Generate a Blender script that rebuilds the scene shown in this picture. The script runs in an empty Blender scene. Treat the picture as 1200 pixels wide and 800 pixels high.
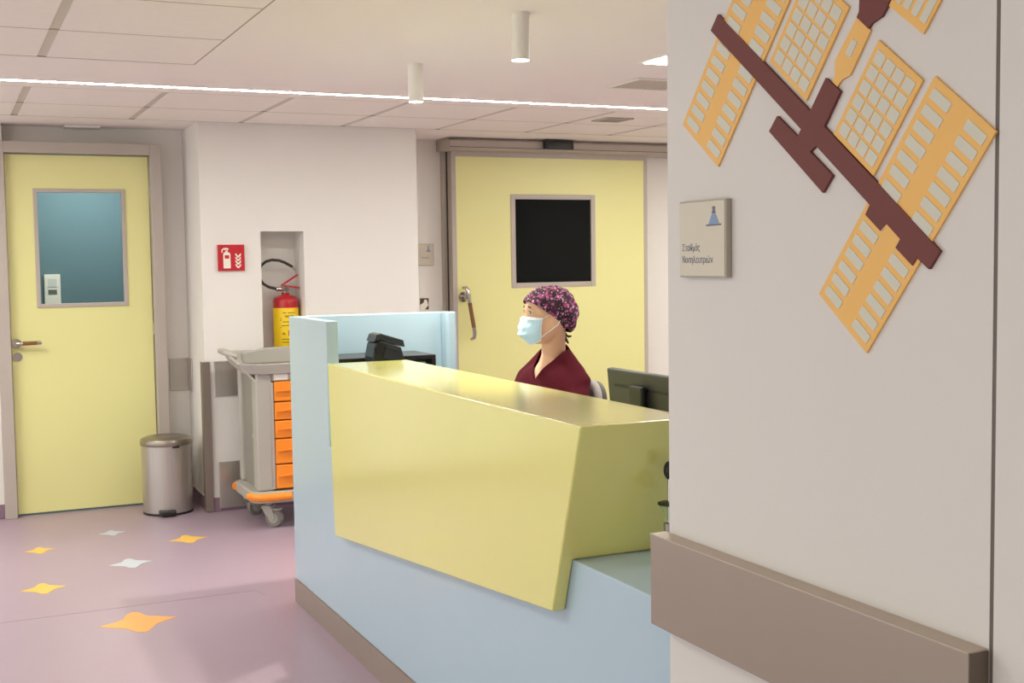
import bpy, bmesh, math, random
from mathutils import Vector, Matrix
random.seed(7)
CXY = (1.517, 2.425)
S = bpy.context.scene
COL = S.collection
PI = math.pi

# ------------------------------------------------------------------ camera
cam_data = bpy.data.cameras.new('camera'); cam = bpy.data.objects.new('camera', cam_data); COL.objects.link(cam)
cam_data.sensor_width = 36.0; cam_data.sensor_fit = 'HORIZONTAL'
cam_data.lens = 1442.4 / 1200 * 36.0
cam_data.clip_start = 0.05
right = Vector((0.90762, -0.41955, -0.01402)); up = Vector((0.04068, 0.05467, 0.99768)); fwd = Vector((0.41781, 0.90608, -0.06669))
cam.matrix_world = Matrix(((right.x, up.x, -fwd.x, 0), (right.y, up.y, -fwd.y, 0), (right.z, up.z, -fwd.z, 1.45), (0, 0, 0, 1)))
S.camera = cam

# ------------------------------------------------------------------ world, exposure
world = bpy.data.worlds.new('world'); S.world = world; world.use_nodes = True
world.node_tree.nodes['Background'].inputs[0].default_value = (0.88, 0.93, 0.90, 1)
world.node_tree.nodes['Background'].inputs[1].default_value = 0.63
S.view_settings.view_transform = 'Standard'; S.view_settings.look = 'None'; S.view_settings.gamma = 1
S.view_settings.use_curve_mapping = False
S.view_settings.exposure = 1.34
PANEL_W = 8.0      # emission of the ceiling panel diffusers
STRIP_W = 23.0
SPOT_W = 9.0
CEIL = 2.26

# ------------------------------------------------------------------ materials
def lin(c):
    c /= 255.0
    return c / 12.92 if c <= 0.04045 else ((c + 0.055) / 1.055) ** 2.4
def rgb(r, g, b): return (lin(r), lin(g), lin(b), 1)
MATS = {}
def mat(name, col, rough=0.5, metal=0.0, var=0.04, scale=6.0, bump=0.0, bscale=200.0, coat=0.0, emit=None, estr=0.0, spec=0.5, stretch=None):
    if name in MATS: return MATS[name]
    m = bpy.data.materials.new(name); m.use_nodes = True; nt = m.node_tree
    b = nt.nodes['Principled BSDF']
    tc = nt.nodes.new('ShaderNodeTexCoord'); src = tc.outputs['Object']
    if stretch:
        mp = nt.nodes.new('ShaderNodeMapping'); mp.inputs['Scale'].default_value = stretch
        nt.links.new(src, mp.inputs['Vector']); src = mp.outputs['Vector']
    if var > 0:
        n = nt.nodes.new('ShaderNodeTexNoise'); n.inputs['Scale'].default_value = scale; n.inputs['Detail'].default_value = 5
        nt.links.new(src, n.inputs['Vector'])
        mx = nt.nodes.new('ShaderNodeMixRGB')
        mx.inputs[1].default_value = tuple(max(0, c * (1 - var)) for c in col[:3]) + (1,)
        mx.inputs[2].default_value = tuple(min(1, c * (1 + var)) for c in col[:3]) + (1,)
        nt.links.new(n.outputs['Fac'], mx.inputs[0]); nt.links.new(mx.outputs[0], b.inputs['Base Color'])
    else: b.inputs['Base Color'].default_value = col
    b.inputs['Roughness'].default_value = rough; b.inputs['Metallic'].default_value = metal
    b.inputs['Specular IOR Level'].default_value = spec
    b.inputs['Coat Weight'].default_value = coat; b.inputs['Coat Roughness'].default_value = 0.06
    if bump > 0:
        n2 = nt.nodes.new('ShaderNodeTexNoise'); n2.inputs['Scale'].default_value = bscale; n2.inputs['Detail'].default_value = 3
        nt.links.new(src, n2.inputs['Vector'])
        bp = nt.nodes.new('ShaderNodeBump'); bp.inputs['Strength'].default_value = bump; bp.inputs['Distance'].default_value = 0.002
        nt.links.new(n2.outputs['Fac'], bp.inputs['Height']); nt.links.new(bp.outputs[0], b.inputs['Normal'])
    if emit:
        b.inputs['Emission Color'].default_value = emit; b.inputs['Emission Strength'].default_value = estr
    MATS[name] = m
    return m
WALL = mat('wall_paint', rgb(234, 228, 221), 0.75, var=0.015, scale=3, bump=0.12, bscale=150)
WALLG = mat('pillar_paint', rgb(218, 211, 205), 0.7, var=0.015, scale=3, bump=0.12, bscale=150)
PLASTER = mat('ceiling_plaster', rgb(244, 235, 228), 0.8, var=0.012, scale=2, bump=0.08, bscale=120)
TILE = mat('ceiling_tile', rgb(243, 234, 226), 0.85, var=0.03, scale=30, bump=0.35, bscale=400)
GRID = mat('ceiling_grid', rgb(206, 196, 182), 0.6, var=0.02)
YEL = mat('yellow_laminate', rgb(230, 224, 155), 0.38, var=0.02, scale=3)
YELS = mat('yellow_solid_surface', rgb(230, 223, 131), 0.2, var=0.015, scale=4, coat=0.85)
YELS.node_tree.nodes['Principled BSDF'].inputs['Coat Roughness'].default_value = 0.14
BLUE = mat('blue_solid_surface', rgb(176, 198, 211), 0.25, var=0.015, scale=4, coat=0.15)
FRAME = mat('door_frame_metal', rgb(182, 170, 160), 0.45, var=0.02)
STEEL = mat('brushed_steel', rgb(194, 187, 178), 0.3, 0.75, var=0.12, scale=5, stretch=(60, 60, 1.0), bump=0.05, bscale=20)
STEELH = mat('chrome_steel', rgb(190, 182, 175), 0.2, 1.0, var=0.03)
ALU = mat('kick_plate_metal', rgb(158, 142, 131), 0.42, 0.35, var=0.04)
RAILM = mat('handrail_metal', rgb(164, 149, 136), 0.36, 0.45, var=0.03, scale=2)
RAILE = mat('handrail_edge', rgb(186, 170, 155), 0.45, 0.3, var=0.03)
BLACK = mat('black_plastic', rgb(26, 26, 26), 0.4, var=0.1)
BLACK2 = mat('black_metal_shelf', rgb(34, 31, 30), 0.35, var=0.1)
MONI = mat('monitor_plastic', rgb(50, 48, 45), 0.42, var=0.08)
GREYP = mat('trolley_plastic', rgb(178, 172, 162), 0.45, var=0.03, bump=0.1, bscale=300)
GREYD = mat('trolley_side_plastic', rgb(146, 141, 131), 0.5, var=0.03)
ORANGE = mat('orange_plastic', rgb(250, 145, 40), 0.38, var=0.03)
WHITEP = mat('white_plastic', rgb(235, 230, 222), 0.4, var=0.02)
RED = mat('red_enamel', rgb(190, 22, 34), 0.25, var=0.04, coat=0.4)
SIGNR = mat('sign_red', rgb(196, 28, 42), 0.4, var=0.02)
SIGNW = mat('sign_white', rgb(240, 232, 215), 0.5, var=0.02)
LABY = mat('label_yellow', rgb(250, 208, 20), 0.4, var=0.04, scale=20)
INK = mat('label_ink', rgb(84, 72, 30), 0.6, var=0.1)
RUBBER = mat('hose_rubber', rgb(42, 38, 34), 0.5, var=0.1)
GRIPW = mat('wood_grip', rgb(128, 84, 48), 0.4, var=0.2, scale=20, stretch=(1, 1, 6))
PLAQ = mat('plaque_face', rgb(206, 195, 176), 0.35, var=0.03)
PLAQE = mat('plaque_edge', rgb(170, 162, 148), 0.35, 0.4, var=0.03)
NAVY = mat('plaque_ink', rgb(96, 98, 122), 0.5, var=0.03)
ICONB = mat('plaque_icon_blue', rgb(122, 148, 182), 0.5, var=0.03)
MURY = mat('mural_yellow', rgb(236, 182, 98), 0.55, var=0.03)
MURM = mat('mural_maroon', rgb(114, 62, 58), 0.6, var=0.04, spec=0.25)
MURC = mat('mural_cell', rgb(208, 203, 187), 0.55, var=0.02)
MURE = mat('mural_board_edge', rgb(150, 130, 95), 0.6, var=0.03)
SKIN = mat('skin', rgb(222, 172, 140), 0.5, var=0.05, scale=12, bump=0.05, bscale=300)
SCRUB = mat('scrub_fabric', rgb(80, 25, 35), 0.95, var=0.1, scale=9, bump=0.3, bscale=500, spec=0.1)
MASKB = mat('mask_blue', rgb(192, 220, 238), 0.8, var=0.03, bump=0.3, bscale=300)
MASKW = mat('mask_white', rgb(240, 240, 240), 0.8, var=0.02)
HAIR = mat('dark_hair', rgb(52, 36, 28), 0.6, var=0.3, scale=60)
EYEW = mat('eye_white', rgb(205, 192, 184), 0.3, var=0.0)
EYEI = mat('eye_iris', rgb(62, 46, 36), 0.15, var=0.0)
LIP = mat('lip', rgb(190, 110, 104), 0.45, var=0.03)
CHAIRF = mat('chair_fabric', rgb(182, 174, 170), 0.9, var=0.05, bump=0.4, bscale=400)
CHAIRD = mat('chair_shell', rgb(86, 80, 76), 0.5, var=0.05)
PAPER = mat('paper', rgb(225, 222, 216), 0.7, var=0.02)
TEAL = mat('teal_wall_paint', rgb(96, 122, 134), 0.7, var=0.03, scale=3)
DARKROOM = mat('dark_room_pane', (0.004, 0.005, 0.005, 1), 0.1, var=0.0, spec=0.12)  # black colour stands in for the unlit room behind the pane
GAP = mat('dark_gap', rgb(70, 64, 58), 0.8, var=0.0)
JOINT = mat('wall_joint', rgb(104, 94, 88), 0.6, var=0.0)
CAULK = mat('caulk', rgb(222, 210, 200), 0.7, var=0.0)
STARO = mat('vinyl_orange', rgb(240, 166, 90), 0.4, var=0.02)
STARY = mat('vinyl_yellow', rgb(238, 190, 84), 0.4, var=0.02)
STARW = mat('vinyl_pale_blue', rgb(196, 202, 210), 0.4, var=0.02)
LITE = mat('panel_diffuser', (1, 0.93, 0.82, 1), 0.5, var=0, emit=(0.92, 0.94, 0.84, 1), estr=PANEL_W)
LITS = mat('strip_diffuser', (1, 0.95, 0.9, 1), 0.5, var=0, emit=(0.92, 0.955, 0.90, 1), estr=STRIP_W)
LITD = mat('downlight_lens', (1, 0.95, 0.9, 1), 0.5, var=0, emit=(1, 0.92, 0.80, 1), estr=SPOT_W)
VENTD = mat('vent_dark', rgb(150, 138, 122), 0.7, var=0.05)

def glass_mat():
    m = bpy.data.materials.new('window_glass'); m.use_nodes = True
    b = m.node_tree.nodes['Principled BSDF']
    b.inputs['Base Color'].default_value = (0.9, 0.97, 0.98, 1); b.inputs['Roughness'].default_value = 0.02
    b.inputs['Transmission Weight'].default_value = 1.0; b.inputs['IOR'].default_value = 1.05
    return m
GLASS = glass_mat()

def vinyl_floor():
    m = bpy.data.materials.new('purple_vinyl'); m.use_nodes = True; nt = m.node_tree; b = nt.nodes['Principled BSDF']
    tc = nt.nodes.new('ShaderNodeTexCoord')
    n = nt.nodes.new('ShaderNodeTexNoise'); n.inputs['Scale'].default_value = 0.9; n.inputs['Detail'].default_value = 4
    n2 = nt.nodes.new('ShaderNodeTexNoise'); n2.inputs['Scale'].default_value = 90; n2.inputs['Detail'].default_value = 4
    mx = nt.nodes.new('ShaderNodeMixRGB'); mx.inputs[1].default_value = rgb(166, 145, 162); mx.inputs[2].default_value = rgb(178, 153, 166)
    mx2 = nt.nodes.new('ShaderNodeMixRGB'); mx2.blend_type = 'MULTIPLY'; mx2.inputs[0].default_value = 0.12
    nt.links.new(tc.outputs['Object'], n.inputs['Vector']); nt.links.new(tc.outputs['Object'], n2.inputs['Vector'])
    nt.links.new(n.outputs['Fac'], mx.inputs[0]); nt.links.new(mx.outputs[0], mx2.inputs[1]); nt.links.new(n2.outputs['Fac'], mx2.inputs[2])
    nt.links.new(mx2.outputs[0], b.inputs['Base Color'])
    n3 = nt.nodes.new('ShaderNodeTexNoise'); n3.inputs['Scale'].default_value = 4
    bp = nt.nodes.new('ShaderNodeBump'); bp.inputs['Strength'].default_value = 0.15; bp.inputs['Distance'].default_value = 0.01
    nt.links.new(tc.outputs['Object'], n3.inputs['Vector']); nt.links.new(n3.outputs['Fac'], bp.inputs['Height']); nt.links.new(bp.outputs[0], b.inputs['Normal'])
    b.inputs['Roughness'].default_value = 0.36
    return m
FLOORM = vinyl_floor()
SKIRT = mat('skirting_vinyl', rgb(140, 112, 128), 0.4, var=0.04)

def cap_mat():
    m = bpy.data.materials.new('floral_cap_fabric'); m.use_nodes = True; nt = m.node_tree; b = nt.nodes['Principled BSDF']
    tc = nt.nodes.new('ShaderNodeTexCoord')
    nz = nt.nodes.new('ShaderNodeTexNoise'); nz.inputs['Scale'].default_value = 60
    ad = nt.nodes.new('ShaderNodeMixRGB'); ad.blend_type = 'ADD'; ad.inputs[0].default_value = 0.012
    nt.links.new(tc.outputs['Object'], nz.inputs['Vector']); nt.links.new(tc.outputs['Object'], ad.inputs[1]); nt.links.new(nz.outputs['Color'], ad.inputs[2])
    prev = None
    for i, (sc, th, c) in enumerate([(52, 0.36, rgb(150, 62, 112)), (46, 0.25, rgb(208, 128, 172)), (36, 0.19, rgb(170, 40, 84)), (90, 0.2, rgb(206, 176, 200))]):
        v = nt.nodes.new('ShaderNodeTexVoronoi'); v.inputs['Scale'].default_value = sc
        mpn = nt.nodes.new('ShaderNodeMapping'); mpn.inputs['Location'].default_value = (i * 3.7, i * 1.3, i)
        nt.links.new(ad.outputs[0], mpn.inputs['Vector']); nt.links.new(mpn.outputs[0], v.inputs['Vector'])
        r = nt.nodes.new('ShaderNodeValToRGB'); r.color_ramp.elements[0].position = th - 0.05; r.color_ramp.elements[1].position = th + 0.05
        r.color_ramp.elements[0].color = (1, 1, 1, 1); r.color_ramp.elements[1].color = (0, 0, 0, 1)
        nt.links.new(v.outputs['Distance'], r.inputs[0])
        mx = nt.nodes.new('ShaderNodeMixRGB'); nt.links.new(r.outputs[0], mx.inputs[0]); mx.inputs[2].default_value = c
        if prev: nt.links.new(prev, mx.inputs[1])
        else: mx.inputs[1].default_value = rgb(50, 20, 38)
        prev = mx.outputs[0]
    nt.links.new(prev, b.inputs['Base Color']); b.inputs['Roughness'].default_value = 0.85
    return m
CAPM = cap_mat()

# ------------------------------------------------------------------ mesh helpers (everything is laid out in world metres)
WLOC = {}
def tag(o, label=None, cat=None, group=None, kind=None):
    if label: o['label'] = label
    if cat: o['category'] = cat
    if group: o['group'] = group
    if kind: o['kind'] = kind
    return o
def thing(name, label, cat, loc, group=None):
    o = bpy.data.objects.new(name, None); COL.objects.link(o); o.empty_display_size = 0.05
    o.location = loc; WLOC[o.name] = Vector(loc)
    return tag(o, label, cat, group)
class MB:
    def __init__(s): s.bm = bmesh.new()
    def box(s, x0, x1, y0, y1, z0, z1, M=None):
        r = bmesh.ops.create_cube(s.bm, size=1)['verts']
        for v in r: v.co = Vector(((x0 + x1) / 2 + v.co.x * (x1 - x0), (y0 + y1) / 2 + v.co.y * (y1 - y0), (z0 + z1) / 2 + v.co.z * (z1 - z0)))
        if M: bmesh.ops.transform(s.bm, matrix=M, verts=r)
        return s
    def prism(s, pts, off):
        """closed polygon pts (3D) extruded by vector off"""
        off = Vector(off); a = [s.bm.verts.new(p) for p in pts]; b = [s.bm.verts.new(Vector(p) + off) for p in pts]
        f1 = s.bm.faces.new(a); f2 = s.bm.faces.new(b[::-1]); n = len(pts); fs = [f1, f2]
        for i in range(n): fs.append(s.bm.faces.new((a[(i + 1) % n], a[i], b[i], b[(i + 1) % n])))
        bmesh.ops.recalc_face_normals(s.bm, faces=fs)
        return s
    def cyl(s, p0, p1, r0, r1=None, n=24):
        r1 = r0 if r1 is None else r1
        p0 = Vector(p0); p1 = Vector(p1); d = p1 - p0
        M = Matrix.Translation((p0 + p1) / 2) @ d.to_track_quat('Z', 'Y').to_matrix().to_4x4()
        bmesh.ops.create_cone(s.bm, cap_ends=True, segments=n, radius1=r0, radius2=r1, depth=d.length, matrix=M)
        return s
    def sph(s, c, r, M=None, n=16):
        r = (r, r, r) if not hasattr(r, '__len__') else r
        m = Matrix.Translation(c) @ (M.to_4x4() if M else Matrix()) @ Matrix.Diagonal((r[0], r[1], r[2], 1))
        bmesh.ops.create_uvsphere(s.bm, u_segments=n + 8, v_segments=n, radius=1, matrix=m)
        return s
    def cap(s, p0, p1, r0, r1):      # tapered capsule
        s.cyl(p0, p1, r0, r1, 20); s.sph(p0, r0); s.sph(p1, r1); return s
    def tube(s, pts, r, n=10, closed=False):
        pts = [Vector(p) for p in pts]; rs = r if hasattr(r, '__len__') else [r] * len(pts)
        rings = []; up0 = Vector((0, 0, 1)); prev = None
        for i, p in enumerate(pts):
            if closed: t = pts[(i + 1) % len(pts)] - pts[i - 1]
            else: t = pts[min(i + 1, len(pts) - 1)] - pts[max(i - 1, 0)]
            t.normalize()
            a = prev if prev else (up0 if abs(t.dot(up0)) < 0.95 else Vector((1, 0, 0)))
            a = (a - t * a.dot(t)).normalized(); prev = a; b = t.cross(a)
            rings.append([s.bm.verts.new(p + (a * math.cos(2 * PI * k / n) + b * math.sin(2 * PI * k / n)) * rs[i]) for k in range(n)])
        m = len(rings); fs = []
        for i in range(m if closed else m - 1):
            A, B = rings[i], rings[(i + 1) % m]
            for k in range(n): fs.append(s.bm.faces.new((A[k], A[(k + 1) % n], B[(k + 1) % n], B[k])))
        if not closed: fs.append(s.bm.faces.new(rings[0][::-1])); fs.append(s.bm.faces.new(rings[-1]))
        bmesh.ops.recalc_face_normals(s.bm, faces=fs)
        return s
    def lathe(s, prof, c, n=40, a0=0.0, a1=2 * PI):
        full = abs(a1 - a0 - 2 * PI) < 1e-6; k = n if full else n + 1; rings = []
        for r, z in prof:
            rings.append([s.bm.verts.new((c[0] + r * math.cos(a0 + (a1 - a0) * i / n), c[1] + r * math.sin(a0 + (a1 - a0) * i / n), c[2] + z)) for i in range(k)])
        fs = []
        for A, B in zip(rings, rings[1:]):
            for i in range(n): j = (i + 1) % k; fs.append(s.bm.faces.new((A[i], A[j], B[j], B[i])))
        if full:
            if prof[0][0] > 1e-5: fs.append(s.bm.faces.new(rings[0][::-1]))
            if prof[-1][0] > 1e-5: fs.append(s.bm.faces.new(rings[-1]))
        bmesh.ops.remove_doubles(s.bm, verts=[v for r in rings for v in r], dist=1e-6)
        bmesh.ops.recalc_face_normals(s.bm, faces=s.bm.faces[:])
        return s
    def plate(s, outer, z0, z1):   # flat polygon in XY extruded in z
        return s.prism([(x, y, z0) for x, y in outer], (0, 0, z1 - z0))
    def xf(s, M): bmesh.ops.transform(s.bm, matrix=M, verts=s.bm.verts[:]); return s
    def build(s, name, m, parent=None, bevel=0.0, smooth=False, label=None, seg=2):
        me = bpy.data.meshes.new(name); o = bpy.data.objects.new(name, me)
        off = WLOC[parent.name] if parent else None
        if parent is None:
            cs = [v.co for v in s.bm.verts]
            lo = Vector((min(c.x for c in cs), min(c.y for c in cs), min(c.z for c in cs))); hi = Vector((max(c.x for c in cs), max(c.y for c in cs), max(c.z for c in cs)))
            off = Vector(((lo.x + hi.x) / 2, (lo.y + hi.y) / 2, lo.z)); o.location = off
        bmesh.ops.translate(s.bm, verts=s.bm.verts[:], vec=-off)
        if smooth:
            for f in s.bm.faces: f.smooth = True
        s.bm.to_mesh(me); s.bm.free()
        if smooth:
            try: me.set_sharp_from_angle(angle=math.radians(38))
            except Exception: pass
        me.materials.append(m); COL.objects.link(o)
        if parent: o.parent = parent
        WLOC[o.name] = off.copy()
        if bevel > 0:
            b = o.modifiers.new('bevel', 'BEVEL'); b.width = bevel; b.segments = seg; b.limit_method = 'ANGLE'; b.angle_limit = math.radians(40)
            b.harden_normals = False
        if label: o['label'] = label
        return o
def BX(*a): return MB().box(*a)
def struct(name, mb, m, parent=None, bevel=0.0, label=None):
    o = mb.build(name, m, parent, bevel=bevel)
    if parent is None: o['kind'] = 'structure'
    if label: o['label'] = label
    return o
def text_mb(string, size, M, depth=0.0006, align='LEFT'):
    c = bpy.data.curves.new('t', 'FONT'); c.body = string; c.size = size; c.extrude = depth; c.align_x = align; c.resolution_u = 3
    o = bpy.data.objects.new('t', c); COL.objects.link(o)
    bpy.context.view_layer.update()
    me = bpy.data.meshes.new_from_object(o.evaluated_get(bpy.context.evaluated_depsgraph_get()))
    bpy.data.objects.remove(o); bpy.data.curves.remove(c)
    mb = MB(); mb.bm.from_mesh(me); bpy.data.meshes.remove(me); mb.xf(M)
    return mb
def fuse(mb, voxel, smooth=4, fac=0.5):
    """voxel-fuse overlapping closed shapes into one continuous surface"""
    me = bpy.data.meshes.new('f'); mb.bm.to_mesh(me); mb.bm.free()
    o = bpy.data.objects.new('f', me); COL.objects.link(o)
    r = o.modifiers.new('r', 'REMESH'); r.mode = 'VOXEL'; r.voxel_size = voxel; r.adaptivity = 0
    if smooth: s = o.modifiers.new('s', 'SMOOTH'); s.factor = fac; s.iterations = smooth
    bpy.context.view_layer.update()
    me2 = bpy.data.meshes.new_from_object(o.evaluated_get(bpy.context.evaluated_depsgraph_get()))
    bpy.data.objects.remove(o); bpy.data.meshes.remove(me)
    out = MB(); out.bm.from_mesh(me2); bpy.data.meshes.remove(me2)
    return out

def union(a, b):
    obs = []
    for mb in (a, b):
        me = bpy.data.meshes.new('u'); bmesh.ops.recalc_face_normals(mb.bm, faces=mb.bm.faces[:]); mb.bm.to_mesh(me); mb.bm.free()
        o = bpy.data.objects.new('u', me); COL.objects.link(o); obs.append(o)
    m = obs[0].modifiers.new('b', 'BOOLEAN'); m.operation = 'UNION'; m.object = obs[1]; m.solver = 'EXACT'
    bpy.context.view_layer.update()
    me2 = bpy.data.meshes.new_from_object(obs[0].evaluated_get(bpy.context.evaluated_depsgraph_get()))
    for o in obs: me = o.data; bpy.data.objects.remove(o); bpy.data.meshes.remove(me)
    out = MB(); out.bm.from_mesh(me2); bpy.data.meshes.remove(me2)
    bmesh.ops.dissolve_limit(out.bm, angle_limit=.01, verts=out.bm.verts[:], edges=out.bm.edges[:])
    return out

# ================================================================== SETTING
# floor with inlaid stars
floor = struct('floor', BX(-2.6, 5.8, -2.5, 9.6, -0.1, 0.0), FLOORM)
STAR = [(-0.151, 0.007), (-0.113, 0.028), (-0.077, 0.047), (-0.055, 0.065), (-0.043, 0.082), (-0.026, 0.135), (-0.005, 0.163), (0.015, 0.16), (0.03, 0.141), (0.044, 0.095), (0.061, 0.075), (0.099, 0.052), (0.162, 0.003), (0.116, -0.016), (0.085, -0.038), (0.065, -0.056), (0.046, -0.096), (0.023, -0.142), (0.006, -0.146), (-0.021, -0.128), (-0.034, -0.103), (-0.046, -0.073), (-0.076, -0.045)]
for x, y, k, m, l in [(0.661, 5.10, 1.0, STARO, 'large orange star inlaid in the purple floor'),
                      (0.352, 5.841, 0.64, STARY, 'yellow star inlay nearest the left edge'),
                      (0.391, 6.645, 0.49, STARY, 'small orange-yellow star inlay in front of the door'),
                      (1.117, 6.545, 0.66, STARY, 'yellow star inlay in front of the trolley'),
                      (0.772, 6.142, 0.66, STARW, 'pale blue star inlay, the larger one'),
                      (0.776, 6.897, 0.45, STARW, 'pale blue star inlay, the smaller one')]:
    MB().plate([(x + px * k, y + py * k) for px, py in STAR], -0.001, 0.0012).build('floor_star', m, floor, label=l)
SEAM = mat('vinyl_seam', rgb(160, 136, 148), 0.5, var=0.0)
MB().plate([(-1.2, 5.345), (1.20, 5.366), (1.225, 5.27), (1.228, 5.27), (1.203, 5.3695), (-1.2, 5.3485)], -0.001, 0.0006).build('floor_seam', SEAM, floor)

# ceiling: plaster slabs round two sunken tile fields
XA, YA = 0.965, 5.165     # corner of the near tile field
Y0, Y1 = 6.03, 7.2
ceil = MB()
ceil.box(-2.6, 5.8, -2.5, 9.6, CEIL + 0.012, CEIL + 0.1)                       # slab above the grid
ceiling = struct('ceiling', ceil, GRID)
def plaster(x0, x1, y0, y1):
    BX(x0, x1, y0, y1, CEIL, CEIL + 0.014).build('plaster_panel', PLASTER, ceiling)
plaster(XA + 0.006, 5.8, -2.5, 5.80); plaster(-2.6, XA + 0.006, YA + 0.006, 5.80)
plaster(-2.6, 5.8, 5.87, Y0 - 0.005); plaster(-2.6, 5.8, 7.205, 9.6)
plaster(-2.6, 5.8, 5.80, 5.808); plaster(-2.6, 5.8, 5.862, 5.87)
tile_me = None
def tile(x0, x1, y0, y1, z=CEIL + 0.001):
    BX(x0, x1, y0, y1, z, z + 0.012).build('ceiling_tile', TILE, ceiling)
XJ = [-2.06 + 0.611 * i for i in range(0, 13)]
W = 0.017
for i in range(len(XJ) - 1):
    for a, b in ((Y0, 6.64), (6.64, Y1)):
        if 5 <= i: 
            pass
        tile(XJ[i] + W, min(XJ[i + 1] - W, 5.75), a + 0.003, b - 0.003)
for a, b in [(-2.06, -1.449), (-1.449, -0.838), (-0.838, -0.227), (-0.227, 0.384), (0.384, XA)]:
    y = YA
    while y > 0.9:
        tile(a + W, b - (0.0 if b == XA else W), y - 0.597, y - 0.003); y -= 0.6

JL = mat('ceiling_joint', rgb(168, 156, 142), 0.7, var=0.0)
jm = MB()
def jx(x0, x1, y): BX(x0, x1, y - .003, y + .003, CEIL + .0004, CEIL + .006).build('tile_joint', JL, ceiling)
for y in (Y0, 6.64, Y1 + .001): jx(-2.06, 5.75, y)
for y in (YA, YA - .6, YA - 1.2, YA - 1.8): jx(-2.06, XA + .003, y)
BX(XA, XA + .006, YA - 4.2, YA, CEIL + .0004, CEIL + .006).build('tile_joint', JL, ceiling)
for x in XJ[1:]: BX(x - W + .001, x + W - .001, Y0 + .003, Y1 - .003, CEIL + .004, CEIL + .010).build('grid_bar', GRID, ceiling)
for x in XJ[1:5]: BX(x - W + .001, x + W - .001, .9, YA - .003, CEIL + .004, CEIL + .010).build('grid_bar', GRID, ceiling)
# the walls
def wallbox(name, *a, m=WALL, label=None): return struct(name, BX(*a), m, label=label)
H = CEIL + 0.012
wallbox('wall_front', -2.45, 5.6, -2.5, -2.4, 0, H)
wallbox('wall_right', 5.6, 5.8, -2.5, 9.5, 0, H)
wallbox('wall_far', -2.6, 5.8, 9.5, 9.6, 0, H)
# wall holding the left door (opening x .30..1.205)
wb = MB()
wb.box(-2.45, 0.335, 7.60, 7.82, 0, H); wb.box(1.145, 1.42, 7.72, 7.82, 0, H); wb.box(0.335, 1.145, 7.72, 7.82, 2.095, H)
struct('wall_back', wb, WALL)
# projecting wall block with the extinguisher niche
NX0, NX1, NZ0, NZ1 = 1.706, 1.965, 0.86, 1.634
wb = MB()
wb.box(1.36, NX0, 7.21, 7.82, 0, H); wb.box(NX1, 2.69, 7.21, 7.82, 0, H); wb.box(NX0, NX1, 7.21, 7.82, NZ1, H); wb.box(NX0, NX1, 7.21, 7.82, 0, NZ0); wb.box(NX0, NX1, 7.43, 7.82, NZ0, NZ1)
struct('wall_block', wb, WALL)
wallbox('wall_back_right', 2.69, 5.6, 7.82, 7.95, 0, H)
# near pillar wall at the right
PX = 1.235
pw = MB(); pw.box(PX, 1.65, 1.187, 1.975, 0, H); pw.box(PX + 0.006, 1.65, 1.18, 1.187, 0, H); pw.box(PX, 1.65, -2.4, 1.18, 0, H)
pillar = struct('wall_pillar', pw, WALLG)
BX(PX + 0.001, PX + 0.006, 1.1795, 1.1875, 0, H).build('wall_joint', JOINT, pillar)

# skirting, coved vinyl
def skirt(name, x0, x1, y0, y1): return struct(name, BX(x0, x1, y0, y1, 0, 0.083), SKIRT, bevel=0.002)
skirt('baseboard_left', -2.45, 0.272, 7.588, 7.60)
skirt('baseboard_back', 1.222, 1.35, 7.708, 7.72)
skirt('baseboard_return', 1.35, 1.36, 7.215, 7.72)
skirt('baseboard_block', 1.35, 2.69, 7.20, 7.21)
skirt('baseboard_far', 2.69, 3.08, 7.81, 7.82)
struct('trim_1', MB().box(1.346, 1.36, 7.205, 7.72, 0.083, 0.089).box(1.346, 2.69, 7.196, 7.21, 0.083, 0.089), CAULK)

# ------------------------------------------------------------------ left door
door = thing('door_1', None, None, (0.74, 7.62, 0)); door['kind'] = 'structure'
fr = MB()
fr.box(0.272, 0.34, 7.562, 7.72, 0, 2.158); fr.box(1.143, 1.208, 7.562, 7.72, 0, 2.158); fr.box(0.34, 1.143, 7.562, 7.72, 2.094, 2.158)
fr.build('door_frame', FRAME, door, bevel=0.004)
WX0, WX1, WZ0, WZ1 = 0.493, 0.998, 1.209, 1.893
lf = MB(); y0, y1 = 7.625, 7.665
lf.box(0.345, WX0, y0, y1, 0.012, 2.088); lf.box(WX1, 1.138, y0, y1, 0.012, 2.088); lf.box(WX0, WX1, y0, y1, 0.012, WZ0); lf.box(WX0, WX1, y0, y1, WZ1, 2.088)
leaf = lf.build('door_leaf', YEL, door)
def window_frame(parent, x0, x1, z0, z1, y, w, m=FRAME, d=0.008):
    f = MB(); f.box(x0, x0 + w, y - d, y + 0.02, z0, z1); f.box(x1 - w, x1, y - d, y + 0.02, z0, z1); f.box(x0 + w, x1 - w, y - d, y + 0.02, z0, z0 + w); f.box(x0 + w, x1 - w, y - d, y + 0.02, z1 - w, z1)
    return f.build('window_frame', m, parent, bevel=0.002)
window_frame(leaf, WX0 - 0.002, WX1 + 0.002, WZ0 - 0.002, WZ1 + 0.002, 7.625, 0.022)
BX(WX0 + 0.01, WX1 - 0.01, 7.643, 7.649, WZ0 + 0.01, WZ1 - 0.01).build('window_pane', GLASS, leaf)
h = MB(); h.cyl((0.372, 7.625, 1.006), (0.372, 7.617, 1.006), 0.026, n=32); h.cyl((0.372, 7.617, 1.006), (0.372, 7.575, 1.006), 0.011); h.tube([(0.372, 7.578, 1.006), (0.385, 7.572, 1.006), (0.41, 7.572, 1.006)], 0.011, 12)
hd = h.build('door_handle', STEELH, door, smooth=True, label='steel lever handle with a brown grip')
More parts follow.
